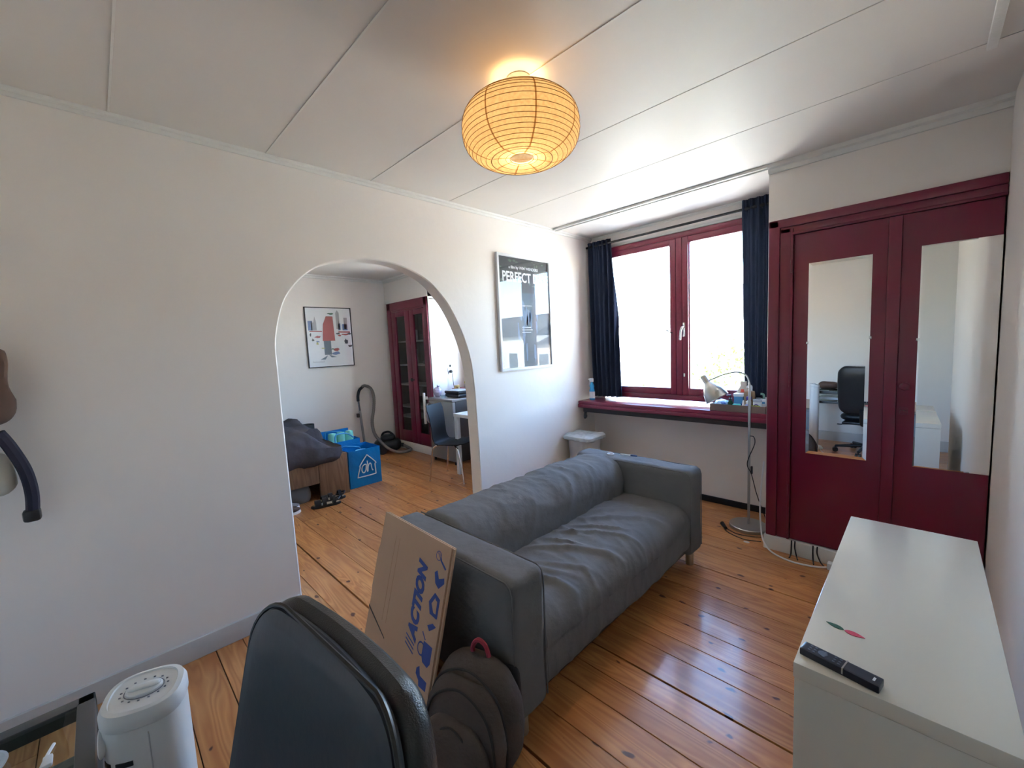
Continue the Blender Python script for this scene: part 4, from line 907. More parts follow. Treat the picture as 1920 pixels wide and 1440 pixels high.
for k, dz in enumerate((.0, .022, .044)): obj('credit_line', MB(TP(y0+.27, z0+.355-dz)).box(0, .12+.02*(k % 2), 0, .005, 0, .0003), 'paperw', print_o)
obj('glass', B(xp+.006, xp+.008, y0-.004, y1+.004, z0-.004, z1+.004), 'pglass', P1)

# ------------------------------------------------------------------ office of small wall marks
# ------------------------------------------------------------------ far room poster
P2 = framed('framed_art_print', 'black-framed print of loose watercolour shapes seen through the arch', XF, 2.08, 2.73, 1.335, 2.18, .011, .022, 'black')
y0, z0 = 2.091, 1.346; W2, H2 = .628, .823; xp = XF+.010
pr2 = obj('print_sheet', MB().box(XF+.002, xp, y0, y0+W2, z0, z0+H2), 'paperw', P2)
TQ = frameM((xp+.0004, y0, z0), (0, 1, 0), (0, 0, 1))
def patch(name, c, shapes, zz=0):
    mb = MB(TQ)
    for s_ in shapes:
        if isinstance(s_, tuple): blot(mb, *s_, zz)
        else: mb.add([(u*W2, v*H2, zz) for u, v in s_], [tuple(range(len(s_)))])
    return obj(name, mb, col('ink_'+name, c, .6), pr2, smooth=False)
# abstract blocks only, in the colours of the print
patch('pale_tower', (.42,.42,.44), [[(.10,.62),(.22,.62),(.22,.75),(.19,.86),(.16,.75),(.10,.75)], [(.66,.64),(.74,.64),(.74,.92),(.70,.97),(.66,.92)], [(.84,.64),(.92,.64),(.92,.84),(.84,.84)]])
patch('blue_block', (.18,.26,.48), [[(.04,.62),(.13,.62),(.13,.78),(.04,.78)], [(.70,.63),(.76,.63),(.76,.74),(.70,.74)], [(.80,.62),(.92,.62),(.92,.73),(.80,.73)], (.22*W2,.43*H2,.03,.012,3), (.62*W2,.225*H2,.068,.026,4)])
patch('red_block', (.40,.09,.09), [[(.33,.44),(.61,.44),(.59,.86),(.44,.86),(.36,.72)], [(.06,.600),(.33,.595),(.33,.61),(.06,.612)], [(.70,.58),(.97,.575),(.97,.60),(.70,.602)], (.23*W2,.51*H2,.045,.018,8), (.72*W2,.53*H2,.03,.016,9), (.86*W2,.545*H2,.06,.014,10), (.62*W2,.285*H2,.055,.022,11)], .0002)
patch('slate_block', (.17,.22,.27), [[(.35,.20),(.51,.20),(.51,.44),(.35,.44)], [(.25,.12),(.42,.19),(.36,.12)], [(.44,.20),(.62,.155),(.50,.15)]], .0001)
patch('dark_blot', (.05,.055,.07), [(.08*W2,.545*H2,.012,.03,21), (.12*W2,.46*H2,.018,.02,22), (.68*W2,.56*H2,.03,.016,23), (.86*W2,.42*H2,.03,.04,24), (.95*W2,.34*H2,.035,.018,25), (.95*W2,.56*H2,.03,.018,26)], .0003)
patch('yellow_blot', (.42,.40,.12), [(.21*W2,.40*H2,.02,.022,31), (.33*W2,.315*H2,.035,.006,32)], .0003)
patch('green_blot', (.10,.22,.14), [(.55*W2,.905*H2,.045,.014,33), (.54*W2,.295*H2,.022,.01,34)], .0004)
sc_ = MB(TQ)
for i in range(9): sc_.tube([(.05+.018*i, .06, 0), (.056+.018*i, .085-.01*(i % 2), 0), (.066+.018*i, .058, 0)], .0012, 4)
obj('scribble', sc_, 'ink_dark_blot', pr2)
obj('glass', B(xp+.004, xp+.006, y0-.003, y0+W2+.003, z0-.003, z0+H2+.003), 'pglass', P2)

# ------------------------------------------------------------------ far cupboard with glass doors
cp_ = thing('glass_cupboard', 'burgundy built-in cupboard with two glass doors seen through the arch', 'cupboard', (-5.43, YC, 0))
f = MB().rbox(-5.97, -5.86, YC-.022, YC+.05, .12, 2.25, .008).rbox(-4.955, -4.872, YC-.022, YC+.05, .12, 2.25, .008).rbox(-5.97, -4.872, YC-.022, YC+.05, 2.13, 2.25, .008)
f.rbox(-5.86, -5.835, YC-.012, YC+.05, .12, 2.13, .004).rbox(-5.86, -4.955, YC-.012, YC+.05, 2.105, 2.13, .004)
obj('cupboard_frame', f, 'red', cp_)
obj('plinth', MB().rbox(-5.99, -4.872, YC-.020, YC+.05, 0, .118, .004), 'trim', cp_)
col('cupboard_inner', (.22,.20,.19), .7)
obj('cupboard_interior', MB().box(-5.95, -4.90, YC+.40, YC+.42, .12, 2.2).box(-5.97, -5.95, YC+.05, YC+.42, .12, 2.2).box(-5.95, -4.90, YC+.05, YC+.42, 2.2, 2.22).box(-5.95, -4.90, YC+.05, YC+.42, .10, .12), 'cupboard_inner', cp_)
for a, b, g0, g1 in ((-5.832, -5.352, -5.735, -5.475), (-5.342, -4.958, -5.235, -5.005)):
    d_ = MB().rbox(a, g0, YC-.018, YC+.012, .125, 2.10, .005).rbox(g1, b, YC-.018, YC+.012, .125, 2.10, .005).rbox(g0, g1, YC-.017, YC+.012, 2.03, 2.10, .004).rbox(g0, g1, YC-.017, YC+.012, .125, .30, .004)
    dd = obj('cupboard_door', d_, 'red', cp_)
    obj('pane', B(g0-.004, g1+.004, YC-.002, YC+.002, .296, 2.034), 'cglass', dd)
obj('latch', MB().rbox(-5.42, -5.30, YC-.030, YC-.018, 1.075, 1.095, .003).cyl((-5.36, YC-.03, 1.06), .012, .05), 'black', cp_)
for z_ in (1.665, 1.305, 1.005, .66, .50): obj('shelf', MB().rbox(-5.948, -4.902 if z_ != .50 else -5.35, YC+.04, YC+.395, z_-.018, z_, .003), 'trim', cp_)
def cup(x, y, z, r_, h, m_, label, name='mug', cat='mug', grp='crockery in the glass cupboard'):
    return tag(obj(name, MB().lathe([(r_*.8, 0), (r_, h*.15), (r_, h), (r_*.92, h), (r_*.9, h*.15), (0, h*.1)], (x, y, z), 20), m_), label, cat, grp)
cup(-5.50, YC+.16, 1.666, .045, .16, 'white', 'tall white mug on the top shelf behind the left glass door')
cup(-5.16, YC+.15, 1.666, .055, .13, 'white', 'white bowl-like cup on the top shelf behind the right glass door')
cup(-5.50, YC+.14, 1.306, .045, .11, 'paperw', 'lower white cup of the pair on the second shelf')
cup(-5.50, YC+.14, 1.417, .042, .12, 'white', 'upper white cup stacked on the second shelf')
cup(-5.05, YC+.14, 1.306, .045, .07, 'white', 'small white cup at the right end of the second shelf')
cup(-5.20, YC+.20, 1.306, .10, .05, col('grey_bowl', (.25,.26,.26)), 'wide grey bowl on the second shelf behind the right door', 'bowl', 'bowl')
cup(-5.13, YC+.14, 1.006, .05, .08, 'paperw', 'squat white pot on the third shelf behind the right door', 'pot', 'pot')
cup(-5.15, YC+.28, 1.006, .012, .22, 'paperw', 'slim white bottle on the third shelf behind the right door', 'bottle', 'bottle')
cup(-5.45, YC+.16, .661, .06, .16, 'jar', 'clear glass jar on the fourth shelf behind the left door', 'glass_jar', 'jar')
cup(-5.46, YC+.15, .822, .05, .12, 'paperw', 'white beaker on top of the clear jar behind the left door', 'beaker', 'cup')
cup(-5.14, YC+.16, .661, .09, .22, 'jar', 'large clear glass jar on the fourth shelf behind the right door', 'glass_jar', 'jar')
cup(-5.14, YC+.17, .884, .07, .10, 'grey_bowl', 'grey pot on the large jar behind the right door', 'pot', 'pot')
tag(obj('plastic_bag', MB().soft(-5.22, -4.98, YC+.08, YC+.35, .121, .46, (.09,.09,.14), .02, lambda p, n: p+n*.03*ridge(p*7, 3)), col('grey_bag_film', (.22,.21,.23), .4)), 'rumpled grey plastic bag at the bottom of the cupboard', 'bag')

# ------------------------------------------------------------------ fridge
fg = thing('fridge', 'low silver fridge with a dark side left of the white table', 'fridge', (-4.53, 3.44, 0))
obj('fridge_cabinet', MB().rbox(-4.80, -4.26, 3.215, 3.72, .03, .835, .008), 'fridged', fg)
dd = obj('fridge_door', MB().rbox(-4.80, -4.26, 3.165, 3.212, .045, .83, .012), 'fridge', fg)
obj('door_handle', MB().tube(spline([(-4.765, 3.165, .79), (-4.765, 3.125, .78), (-4.765, 3.115, .72), (-4.765, 3.115, .60), (-4.765, 3.125, .54), (-4.765, 3.165, .53)], 5), .012, 8), 'steel', dd)
obj('fridge_top', MB().rbox(-4.805, -4.255, 3.16, 3.725, .836, .865, .006), 'fridge', fg)
obj('foot', MB().cyl((-4.76, 3.20, 0), .016, .045), 'black', fg); obj('foot', MB().cyl((-4.30, 3.20, 0), .016, .045), 'black', fg)
ft = MB()
for y_ in (3.68,):
    for x_ in (-4.76, -4.30): ft.cyl((x_, y_, 0), .016, .035)
obj('rear_feet', ft, 'black', fg)
ZF = .866
gr = thing('contact_grill', 'black contact grill with papers on top of the fridge', 'grill', (-4.44, 3.42, ZF))
obj('lower_plate', MB().soft(-4.60, -4.30, 3.30, 3.54, ZF+.008, ZF+.05, .014, .012), 'black', gr); obj('upper_plate', MB().soft(-4.605, -4.295, 3.295, 3.545, ZF+.052, ZF+.09, .014, .012), 'black', gr)
g_ = MB()
for x_ in (-4.57, -4.33):
    for y_ in (3.33, 3.51): g_.cyl((x_, y_, ZF), .012, .012)
obj('feet', g_, 'black', gr)
for k, (dx, a) in enumerate(((0, 6), (.03, -10))):
    tag(obj('paper_sheet', MB(Matrix.Translation((-4.45+dx, 3.42, ZF+.091+.003*k)) @ Matrix.Rotation(R(a), 4, 'Z')).box(-.15, .15, -.105, .105, 0, .002), 'paperw' if k == 0 else col('grey_paper', (.35,.38,.42))), ['white sheet of paper lying on the contact grill', 'greyish sheet of paper on top of the white sheet'][k], 'paper')
t = thing('plastic_sack', 'clear plastic sack with lilac contents on the fridge corner', 'bag', (-4.72, 3.27, ZF))
obj('sack_film', MB().soft(-4.775, -4.67, 3.22, 3.32, ZF, ZF+.13, (.05,.05,.06), .012, lambda p, n: p+n*.012*ridge(p*15, 3)), col('lilac_film', (.45,.40,.52), .2), t)
obj('knot', MB().tube([(-4.722, 3.27, ZF+.12), (-4.70, 3.275, ZF+.16)], [.012, .02], 8), 'lilac_film', t)
t = thing('brown_jar', 'small brown jar with a gold lid on the fridge', 'jar', (-4.66, 3.56, ZF))
obj('jar_body', MB().lathe([(.04, 0), (.045, .01), (.045, .09), (.035, .11)], (-4.66, 3.56, ZF), 20), col('amber', (.30,.17,.05), .2), t); obj('lid', MB().cyl((-4.66, 3.56, ZF+.11), .038, .025), col('gold_lid', (.55,.38,.12), .3), t)
t = thing('yellow_lid_bottle', 'clear bottle with a yellow lid on the fridge', 'bottle', (-4.53, 3.62, ZF))
obj('bottle_body', MB().lathe([(.028, 0), (.032, .01), (.032, .12), (.015, .16)], (-4.53, 3.62, ZF), 20), 'jar', t); obj('lid', MB().cyl((-4.53, 3.62, ZF+.16), .022, .03), col('yellow_lid', (.62,.58,.04)), t); obj('contents', MB().cyl((-4.53, 3.62, ZF+.004), .026, .09), col('pale_oil', (.45,.55,.35), .3), t)
t = thing('small_ladle', 'small steel ladle lying beside the yellow-lidded bottle', 'ladle', (-4.42, 3.62, ZF))
obj('ladle_bowl', MB().lathe([(0, 0), (.022, .006), (.03, .022), (.027, .022), (.02, .009)], (-4.45, 3.62, ZF), 16, cap=False), 'chrome', t); obj('handle', MB().tube([(-4.425, 3.62, ZF+.02), (-4.33, 3.63, ZF+.035)], .004, 6), 'chrome', t)
tag(obj('glass_bowl', MB().lathe([(.02, 0), (.03, .004), (.045, .04), (.042, .04), (.028, .008), (0, .006)], (-4.55, 3.24, ZF), 24), 'jar'), 'small clear glass bowl at the front of the fridge top', 'bowl')
# white door of the upright panel left of the fridge
tag(obj('white_handle_rail', MB().rbox(-4.868, -4.835, 3.12, 3.145, .50, .93, .006).rbox(-4.868, -4.80, 3.145, 3.158, .54, .58, .003).rbox(-4.868, -4.80, 3.145, 3.158, .84, .88, .003), 'trim'), 'white vertical rail beside the fridge handle', 'rail')
# socket on the cupboard's side
t = thing('wall_socket', 'white double wall socket with a black plug above the fridge', 'socket', (-4.86, 3.62, 1.17))
obj('socket_plate', MB().rbox(-4.868, -4.853, 3.565, 3.645, 1.15, 1.31, .004), 'white', t); obj('socket_well', MB().lathe([(.02,0),(.02,.002)], (0,0,0), 16) if 0 else MB(frameM((-4.853, 3.605, 1.27), (0,1,0), (0,0,1))).lathe([(.022,0),(.022,.001),(.017,.001),(.015,-.001)], n=16), 'base', t)
obj('plug', MB(frameM((-4.853, 3.605, 1.19), (0,1,0), (0,0,1))).lathe([(.020,0),(.022,.02),(.012,.045)], n=16), 'black', t)
obj('plug_cord', MB().tube(spline([(-4.81, 3.605, 1.18), (-4.80, 3.605, 1.05), (-4.77, 3.60, .95), (-4.70, 3.60, .90), (-4.62, 3.55, .872)], 6), .004, 6), 'black', t)

# ------------------------------------------------------------------ white table and black chair
tb = thing('white_table', 'white table beside the fridge seen through the arch', 'table', (-3.6, 3.27, 0))
obj('tabletop', MB().rbox(-3.98, -3.0, 2.96, 3.55, .705, .745, .004), 'white', tb)
for x_ in (-3.975, -3.055):
    for y_ in (2.965, 3.495): obj('leg', MB().rbox(x_, x_+.05, y_, y_+.05, 0, .704, .003), 'white', tb)
dc = thing('dining_chair', 'black shell chair with chrome legs pulled up to the white table', 'chair', (-3.86, 2.86, 0), R(22))
Wd = worldm(dc); vs = []; fs = []; nu, nv = 14, 24
prf = spline([(.20,0,.445), (.10,0,.44), (-.06,0,.43), (-.16,0,.435), (-.205,0,.50), (-.215,0,.60), (-.235,0,.75), (-.265,0,.875)], 4)
nv = len(prf)-1
for s_ in (0, 1):
    for i, p in enumerate(prf):
        t = i/nv; hw = .20 if t < .35 else (.175-.03*math.sin(pi*(t-.35)/.65)) ; 
        if t < .06: hw = .17
        if t > .93: hw = .155
        for j in range(nu+1):
            u = -1+2*j/nu; bow = .018*u*u
            o_ = Vector((p.x+(bow if t > .45 else 0), u*hw, p.z+(bow*.8 if t <= .45 else 0)))
            vs.append(o_+(Vector((0,0,-.010)) if t < .45 else Vector((-.010,0,0)))*s_)
W__ = nu+1; S_ = W__*(nv+1)
for i in range(nv):
    for j in range(nu):
        a = i*W__+j; fs += [(a, a+1, a+W__+1, a+W__), (S_+a, S_+a+W__, S_+a+W__+1, S_+a+1)]
for i in range(nv): a = i*W__; fs += [(a, a+W__, S_+a+W__, S_+a), (a+nu, S_+a+nu, S_+a+W__+nu, a+W__+nu)]
for j in range(nu): a = nv*W__+j; fs += [(j, S_+j, S_+j+1, j+1), (a, a+1, S_+a+1, S_+a)]
obj('seat_shell', MB(Wd).add(vs, fs), 'shell', dc)
for sy_ in (-1, 1):
    for sx_ in (-1, 1):
        obj('leg', MB(Wd).tube(spline([(.0+.02*sx_, .06*sy_, .415), (.12*sx_-.02, .14*sy_, .415), (.17*sx_-.02, .165*sy_, .37), (.20*sx_-.01, .18*sy_, .20), (.225*sx_-.01, .19*sy_, .012)], 6), .009, 8).cyl((.225*sx_-.01, .19*sy_, 0), .012, .015), 'chrome', dc)
obj('seat_plate', MB(Wd).rbox(-.09, .09, -.09, .09, .405, .425, .004), 'black', dc)

# ------------------------------------------------------------------ bed
bd = thing('bed', 'bed with a brown wood-effect frame at the left of the arch', 'bed', (-5.22, .85, 0))
BX0, BX1, BY0, BY1 = -5.98, -4.44, -.20, 1.84
obj('side_rail', MB().rbox(BX1-.03, BX1, BY0, 1.535, .18, .435, .003), 'oak', bd)
obj('side_rail', MB().rbox(BX0, BX0+.03, BY0, BY1-.03, .18, .435, .003), 'oak', bd)
obj('corner_panel', MB().rbox(BX1-.032, BX1+.004, 1.537, BY1, 0, .445, .003), 'oak', bd)
obj('foot_board', MB().rbox(BX0, BX1-.034, BY1-.03, BY1, 0, .44, .003), 'oak', bd)
obj('head_board', MB().rbox(BX0, BX1, BY0-.03, BY0-.001, 0, .85, .003), 'oak', bd)
obj('mattress', MB().soft(BX0+.035, BX1-.035, BY0+.01, BY1-.04, .30, .455, (.05,.05,.04), .06), col('mattress_grey', (.35,.34,.34), .9), bd)
def dv(p, n):
    q = p.copy(); bump = .08*math.exp(-((p.x+5.2)/.55)**2-((p.y-1.25)/.35)**2)+.06*nz(p, 2.3, 3)+.05*nz(p, 5, 1)+.018*ridge(p*4, 2)
    if n.z > .0: q.z += bump*max(0, n.z)+.05
    dr = math.exp(-((p.y-1.62)/.25)**2)
    if n.x > .3: q.x += .05*nz(p, 6, 5)
    if p.y > 1.45 and p.x > -5.0: q.z -= .9*(p.y-1.45)*max(0, n.z)*.55
    return q+n*.012*ridge(p*9, 6)
tag(obj('duvet', MB().soft(-5.92, -4.385, -.15, 1.80, .36, .60, (.12,.12,.11), .03, dv), 'duvet'), 'rumpled charcoal duvet heaped on the bed', 'duvet')
# tub on the wall side behind the foot of the bed
tag(obj('dark_basket', MB().lathe([(.075, 0), (.082, .02), (.092, .58), (.086, .58), (.077, .03)], (-5.92, 1.945, 0), 32), col('basket_grey', (.045,.050,.055), .7)), 'tall dark grey round basket between the bed end and the far wall', 'basket')
tag(obj('storage_bag', MB().soft(-4.95, -4.50, 1.05, 1.46, 0.004, .19, (.06,.06,.06), .03, lambda p, n: p+n*(.03*ridge(p*5, 4)+.02*nz(p, 7))), col('grey_storage_cloth', (.17,.165,.17), .8)), 'crumpled grey cloth bag stored under the bed', 'bag')
# shoes
def shoe(loc, rz, m_, sole, name, label, strap=False, s_=1.0):
    t = thing(name, label, 'shoe', loc, rz); Wt = worldm(t) @ Matrix.Scale(s_, 4)
    def out(k=1.0):
        pts = []
        for i in range(28):
            a = 2*pi*i/28; x = .135*cos(a); w__ = .044*(1+.18*cos(a))*(1-.25*math.exp(-((x+.01)/.05)**2)); pts.append((x*k, w__*sin(a)*k))
        return pts
    sl_ = MB(Wt); o1 = out(1.03); k_ = 28
    lv = [(1.0, 0), (1.04, .006), (1.03, .022), (.98, .026)]; vs = []; fs = []
    for kk, z in lv: vs += [(x*kk, y*kk, z) for x, y in out()]
    for l in range(3):
        for i in range(k_): fs.append((l*k_+i, l*k_+(i+1) % k_, (l+1)*k_+(i+1) % k_, (l+1)*k_+i))
    fs += [tuple(range(k_))[::-1], tuple(3*k_+i for i in range(k_))]
    obj('sole', sl_.add(vs, fs), sole, t)
    if strap:
        obj('insole', MB(Wt).prism([(x*.92, y*.92) for x, y in out()], 2, .026, .030), col('insole_tan', (.42,.36,.26), .8), t)
        for xs, hw, h in ((.075, .028, .055), (.015, .018, .065), (-.075, .015, .075)):
            vs = []; fs = []; n = 12
            for i in range(n+1):
                a = pi*i/n
                for dx in (-hw, hw):
                    for rr_ in (1.0, .90): vs.append((xs+dx, .047*rr_*cos(a), .022+h*rr_*sin(a)))
            for i in range(n):
                b = 4*i; fs += [(b, b+4, b+6, b+2), (b+1, b+3, b+7, b+5), (b, b+1, b+5, b+4), (b+2, b+6, b+7, b+3)]
            obj('strap', MB(Wt).add(vs, fs), m_, t)
        obj('heel_cup', MB(Wt).tube([(-.05, .04, .04), (-.11, .036, .06), (-.135, 0, .07), (-.11, -.036, .06), (-.05, -.04, .04)], .008, 6), m_, t)
    else:
        def uf(p, n):
            q = p.copy(); q.y *= (1+.18*p.x/.135)*(1-.2*math.exp(-((p.x+.01)/.05)**2)); 
            if p.z > .03: q.z = .03+(p.z-.03)*(1.25-.9*max(0, min(1, (p.x+.03)/.14)))
            return q
        obj('upper', MB(Wt).soft(-.132, .136, -.044, .044, .02, .095, (.06,.04,.05), .01, uf), m_, t)
        obj('opening', MB(Wt).lathe([(.0, .0), (.9, 0), (1, .003)], (0,0,0), 20) if 0 else MB(Wt @ Matrix.Translation((-.06, 0, .104))).lathe([(.03, 0), (.033, .004), (.026, .005)], n=20, sx=1.5, sy=.8), 'black', t)
        la = MB(Wt)
        for k in range(4): la.tube([(.0+.018*k, -.02, .092-.010*k), (.009+.018*k, .02, .090-.010*k)], .0025, 5)
        obj('laces', la, 'paperw', t)
    return t
shoe((-4.22, 1.50, 0), R(-105), 'black', 'black', 'sandal', 'black strapped sandal on the near side of the pair by the bed corner', True)
shoe((-4.325, 1.60, 0), R(-95), 'black', 'black', 'sandal', 'black strapped sandal on the bed side of the pair', True)
col('brown_shoe_suede', (.16,.085,.055), .8)
shoe((-4.26, 1.13, 0), R(95), 'brown_shoe_suede', 'paperw', 'shoe', 'brown lace-up shoe nearest the arch wall', False, 1.05)
shoe((-4.38, 1.16, 0), R(98), col('grey_shoe', (.25,.23,.22), .8), 'paperw', 'shoe', 'greyish shoe beside the brown one under the bed edge', False, 1.05)

# ------------------------------------------------------------------ blue shopping bags
def bag(x0, x1, y0, y1, h, label, logo, hf=None):
    hf = hf or h
    t = thing('shopping_bag', label, 'bag', ((x0+x1)/2, (y0+y1)/2, 0)); th = .004
    def wr(p, n): return p+Vector((.012*nz(p, 5, 2)+.007*ridge(p*9, 3), .010*nz(p, 5, 4), 0))*(min(1, p.z*6)) 
    for nm, a, hh in (('side_panel', (x1-th, x1, y0, y1), hf), ('side_panel', (x0, x0+th, y0, y1), h), ('gusset', (x0, x1, y0, y0+th), hf), ('gusset', (x0, x1, y1-th, y1), hf)):
        o = obj(nm, MB().soft(a[0], a[1], a[2], a[3], .003, hh, (.0019,.0019,.0019), .02, wr), 'bagblue', t)
    obj('bag_bottom', B(x0, x1, y0, y1, .001, .006), 'bagblue', t)
    for xx, sg_ in ((x0, 1), (x1, -1)):
        obj('handle', MB().tube(spline([(xx+sg_*.012, y0+.08, h-.12), (xx+sg_*.012, y0+.09, h-.02), (xx+sg_*.05, (y0+y1)/2-.04, h-.01), (xx+sg_*.09, y1-.13, h-.03), (xx+sg_*.012, y1-.08, h-.08)], 6), .008, 6), col('bag_handle_blue', (.05,.36,.70), .35), t)
    if logo:
        T_ = frameM((x1+.016, (y0+y1)/2+.015, .20), (0, 1, 0), (0, 0, 1))
        pts = [(-.105,-.085),(.08,-.085),(.098,-.065),(.094,.03),(.105,.05),(.015,.145),(-.005,.145),(-.082,.05),(-.086,.02),(-.112,-.055),(-.112,-.075)]
        obj('logo_outline', MB(T_).tube(spline([(x, y, 0) for x, y in pts], 3, True), .0062, 6, closed=True), 'paperw', t)
        obj('logo_letter_a', MB(T_).tube(spline([(-.008,.045,0),(-.030,.050,0),(-.058,.03,0),(-.066,-.01,0),(-.055,-.038,0),(-.035,-.040,0),(-.018,-.01,0),(-.010,.045,0),(-.006,.0,0),(.0,-.040,0)], 5), .0062, 6), 'paperw', t)
        obj('logo_letter_h', MB(T_).tube(spline([(.004,.085,0),(.006,.03,0),(.004,-.038,0),(.012,.02,0),(.030,.050,0),(.046,.040,0),(.052,.0,0),(.060,-.035,0),(.070,-.03,0)], 5), .0062, 6), 'paperw', t)
    return t
bag(-4.86, -4.50, 1.875, 2.255, .425, 'blue woven shopping bag with a white house-shaped emblem by the bed', True)
bag(-5.50, -5.16, 1.93, 2.33, .52, 'blue shopping bag holding mint wrapped rolls, behind the emblem bag', False, .42)
for k, (y_, lab) in enumerate(((2.02, 'leftmost mint green wrapped roll standing in the rear blue bag'), (2.13, 'middle mint green wrapped roll standing in the rear blue bag'), (2.24, 'rightmost mint green wrapped roll standing in the rear blue bag'))):
    t = thing('wrapped_roll', lab, 'roll', (-5.30, y_, .012), group='mint rolls in the blue bag')
    obj('roll_body', MB(Matrix.Translation((-5.30, y_, .012)) @ Matrix.Rotation(R(-3), 4, 'X') @ Matrix.Rotation(R(-5), 4, 'Y')).lathe([(.035, 0), (.050, .01), (.052, .20), (.052, .46), (.045, .495), (.015, .50)], n=22), 'mint', t)

# ------------------------------------------------------------------ vacuum cleaner
vc = thing('vacuum_cleaner', 'black canister vacuum cleaner with its hose arched against the wall', 'vacuum cleaner', (-5.70, 3.0, 0))
TV = Matrix.Translation((-5.72, 3.0, 0)) @ Matrix.Rotation(R(62), 4, 'Z')
obj('canister', MB(TV).soft(-.20, .20, -.13, .13, .03, .20, (.09,.07,.08), .02), 'black', vc)
obj('upper_housing', MB(TV).soft(-.10, .12, -.09, .09, .17, .27, (.06,.05,.05), .02), 'leather', vc)
obj('carry_handle', MB(TV).tube(spline([(-.08, 0, .24), (-.05, 0, .30), (.03, 0, .31), (.09, 0, .26)], 5), .016, 8), 'black', vc)
for sg in (-1, 1): obj('wheel', MB(TV @ Matrix.Translation((-.08, .125*sg, .075)) @ Matrix.Rotation(R(90), 4, 'X')).lathe([(.07, -.015), (.075, -.01), (.075, .01), (.07, .015)], n=24), 'black', vc)
obj('hose_collar', MB().tube([(-5.63, 3.13, .10), (-5.58, 3.19, .095)], .030, 12), 'black', vc)
hp = spline([(-5.58, 3.19, .09), (-5.55, 3.225, .06), (-5.46, 3.235, .035), (-5.42, 3.17, .03), (-5.47, 3.04, .03), (-5.55, 2.93, .09), (-5.66, 2.86, .20), (-5.78, 2.83, .32), (-5.86, 2.85, .48), (-5.92, 2.92, .66), (-5.96, 2.955, .84), (-5.97, 2.92, .97), (-5.97, 2.83, 1.02), (-5.97, 2.78, 1.0)], 12)
hr_ = [.021+(.0022 if i % 2 else 0) for i in range(len(hp))]
obj('hose', MB().tube(hp, hr_, 10), 'hose', vc)
obj('hose_grip', MB().tube(spline([(-5.97, 2.80, 1.01), (-5.97, 2.74, .96), (-5.965, 2.71, .88), (-5.96, 2.705, .80)], 6), .021, 10), 'black', vc)
obj('wand', MB().tube([(-5.96, 2.705, .80), (-5.955, 2.715, .66)], .0165, 10), 'chrome', vc)
obj('wand_lower', MB().tube([(-5.955, 2.715, .66), (-5.93, 2.745, .05)], .0185, 10), 'steel', vc)
obj('wand_clip', MB().rbox(-5.975, -5.925, 2.665, 2.70, .56, .62, .008), 'black', vc)
obj('floor_head', MB().soft(-5.99, -5.86, 2.62, 2.88, .003, .06, (.02,.02,.02), .02), 'black', vc)

# ------------------------------------------------------------------ coats on the arch wall at the left edge
def coat_fn(seed, am=.02): return lambda p, n: p+n*(am*nz(p, 7, seed)+am*.6*ridge(Vector((p.x*8, p.y*10, p.z*3)), seed))
hk = thing('coat_rack', 'wall rail carrying the hanging coats at the left edge', 'coat rack', (XL, -.45, 1.72))
obj('rail', MB().rbox(XL+.001, XL+.02, -.595, -.36, 1.68, 1.76, .004), 'oak', hk)
for y_ in (-.52, -.42): obj('hook', MB().tube(spline([(XL+.02, y_, 1.73), (XL+.05, y_, 1.70), (XL+.08, y_, 1.70), (XL+.085, y_, 1.735)], 5), .006, 8), 'steel', hk)
t = thing('brown_jacket', 'brown jacket hanging at the left edge with a rounded sleeve', 'jacket', (-2.5, -.40, 1.2))
def cone(p, n):
    q = p+n*(.02*nz(p, 7, 3)); f_ = 1-.35*max(0, (p.z-1.45)/.3); q.y = -.42+(q.y+.42)*f_; return q
obj('jacket_body', MB().soft(XL+.02, XL+.16, -.56, -.30, 1.22, 1.72, (.06,.10,.12), .02, cone), col('jacket_brown', (.10,.06,.045), .9), t)
obj('sleeve', MB().soft(XL+.07, XL+.17, -.34, -.235, 1.30, 1.60, (.05,.05,.07), .016, coat_fn(4)), 'jacket_brown', t)
t = thing('cream_cloth', 'cream garment hanging below the brown jacket', 'garment', (-2.5, -.36, 1.0))
obj('cloth', MB().soft(XL+.03, XL+.10, -.50, -.265, 1.03, 1.205, (.03,.06,.05), .018, coat_fn(6, .015)), col('cream_cotton', (.55,.53,.46), .9), t)
t = thing('hanging_bag_strap', 'long dark navy strap with a buckle hanging down the wall', 'strap', (-2.53, -.29, .9))
obj('strap', MB().tube(spline([(XL+.12, -.285, 1.28), (XL+.11, -.262, 1.22), (XL+.10, -.235, 1.12), (XL+.08, -.228, 1.02), (XL+.07, -.235, .93)], 6), .020, 8), col('strap_navy', (.015,.015,.035), .8), t)
obj('buckle', MB().soft(XL+.045, XL+.095, -.262, -.212, .905, .955, .012, .01), 'black', t)

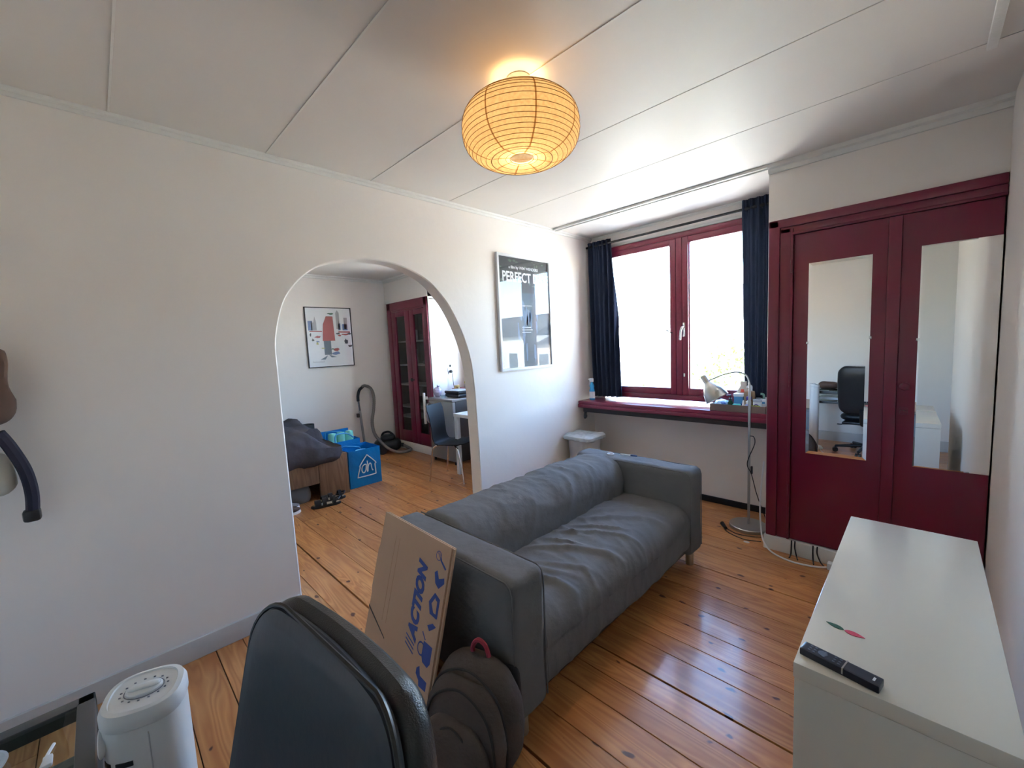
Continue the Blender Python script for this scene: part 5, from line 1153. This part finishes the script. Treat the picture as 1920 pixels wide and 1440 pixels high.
# ------------------------------------------------------------------ outside: courtyard, houses, trees
tag(obj('courtyard', B(-60, 40, 4.2, 60, -9.2, -9.0), 'street'), kind='structure')
bpy.data.objects['courtyard'].name = 'ground_outside'
def house(x0, x1, y, zb, zt, roofh, m_, label, wins, dormer=None):
    h = thing('house', label, 'house', ((x0+x1)/2, y, -9), group=None)
    obj('house_wall', B(x0, x1, y, y+8, -9, zt), m_, h)
    obj('house_roof', MB().prism([(y-.25, zt), (y+8.25, zt), (y+8.25, zt+.1), (y+4, zt+roofh), (y-.25, zt+.1)], 0, x0, x1), 'roof', h)
    for (wx, wz, ww, wh) in wins:
        w_ = obj('house_window', MB().box(wx-ww/2-.07, wx+ww/2+.07, y-.05, y-.001, wz-.07, wz+wh+.07), 'white', h)
        obj('pane', B(wx-ww/2, wx+ww/2, y-.06, y-.051, wz, wz+wh), col('dark_pane', (.07,.09,.11), .1), w_)
    if dormer:
        dx, dw, dh = dormer
        pts = [(dx-dw, zt-.9)]+[(dx-dw*cos(pi*i/12), zt+dh*.25+dh*.75*sin(pi*i/12)) for i in range(13)]+[(dx+dw, zt-.9)]
        obj('dormer', MB().prism(pts, 1, y-.3, y+2.5), m_, h)
        for q in (-.22, .28): obj('dormer_window', B(dx+q-.12, dx+q+.12, y-.33, y-.301, zt-.75, zt+.05), 'dark_pane', h)
    return h
def wgrid(x0, x1, zs, n, ww=.9, wh=1.5): return [(x0+(x1-x0)*(i+.5)/n, z, ww, wh) for z in zs for i in range(n)]
Yh = 24
house(-24, -15.6, Yh+.6, 0, 2.0, .5, 'brick', 'light brick house far left beyond the courtyard', wgrid(-24, -15.6, (-7.5, -4, -.8), 5))
house(-15.6, -10.2, Yh, 0, 2.35, .5, 'render', 'cream house with a flat roof line opposite the left window pane', [(-14.3, 1.25, .4, .8), (-13.4, 1.25, .4, .8), (-12.0, 1.35, .45, .85), (-11.0, 1.35, .45, .85)]+wgrid(-15.6, -10.2, (-7.5, -4, -1.4), 4))
house(-10.2, -5.0, Yh, 0, 2.62, 2.0, 'render', 'cream house with a rounded dormer and grey tiled roof', wgrid(-10.2, -5.0, (-7.5, -4, -1.2), 4), (-8.35, .8, .95))
house(-5.0, 1.5, Yh-.6, 0, 2.9, 2.6, 'brick', 'light brick house right of the dormer house, hidden by the curtain', wgrid(-5, 1.5, (-7.5, -4, -.6), 4)+[(-3.5, 1.2, .9, 1.2), (-.5, 1.2, .9, 1.2)], (-1.8, .9, 1.1))
house(1.5, 9, Yh-.6, 0, 3.1, 2.8, 'render', 'cream house with a steep roof mirrored in the poster glass', wgrid(1.5, 9, (-7.5, -4, -.6), 5)+[(3, 1.3, .9, 1.2), (5.5, 1.3, .9, 1.2)], (4.2, 1.0, 1.3))
house(9, 15.4, Yh-.6, 0, 1.5, 1.4, 'brick', 'brick house with a high slate roof far to the right', wgrid(9, 15.4, (-7.5, -4, -.7), 5))
house(15.4, 27, Yh-.6, 0, 2.2, 1.9, 'render', 'cream house furthest to the right beyond the courtyard', wgrid(15.4, 27, (-7.5, -4, -.6), 7))
def tree(x, y, zt, r_, seed, label, n=1500):
    rq = random.Random(seed); t = thing('tree', label, 'tree', (x, y, -9))
    obj('trunk', MB().tube([(x, y, -9), (x+.1, y, -5), (x, y, zt-r_)], [.22, .16, .07], 8), 'bark', t)
    mb = MB()
    for i in range(n):
        a = rq.uniform(0, 2*pi); b = math.acos(rq.uniform(-1, 1)); d_ = r_*rq.uniform(.25, 1)**.5
        c = Vector((x+d_*cos(a)*sin(b), y+d_*sin(a)*sin(b)*.9, zt-r_+d_*cos(b)*1.05)); s_ = rq.uniform(.05, .11)
        u = Vector((rq.uniform(-1,1), rq.uniform(-1,1), rq.uniform(-1,1))).normalized(); v = u.orthogonal().normalized()
        mb.add([c-u*s_, c+v*s_*.5, c+u*s_, c-v*s_*.5], [(0,1,2,3)])
    tag(obj('foliage', mb, 'leafm', t, smooth=False), kind='stuff')
tree(-8.2, 14, .05, 1.6, 1, 'leafy tree top low in the left window pane')
tree(-11.4, 15, -.3, 1.2, 2, 'smaller leafy tree top beside the left curtain')
tree(-3.9, 13.5, 1.35, 1.5, 3, 'leafy tree beside the right curtain')
tree(2.2, 15, .2, 1.8, 4, 'leafy tree right of the window view, mirrored in the poster glass')
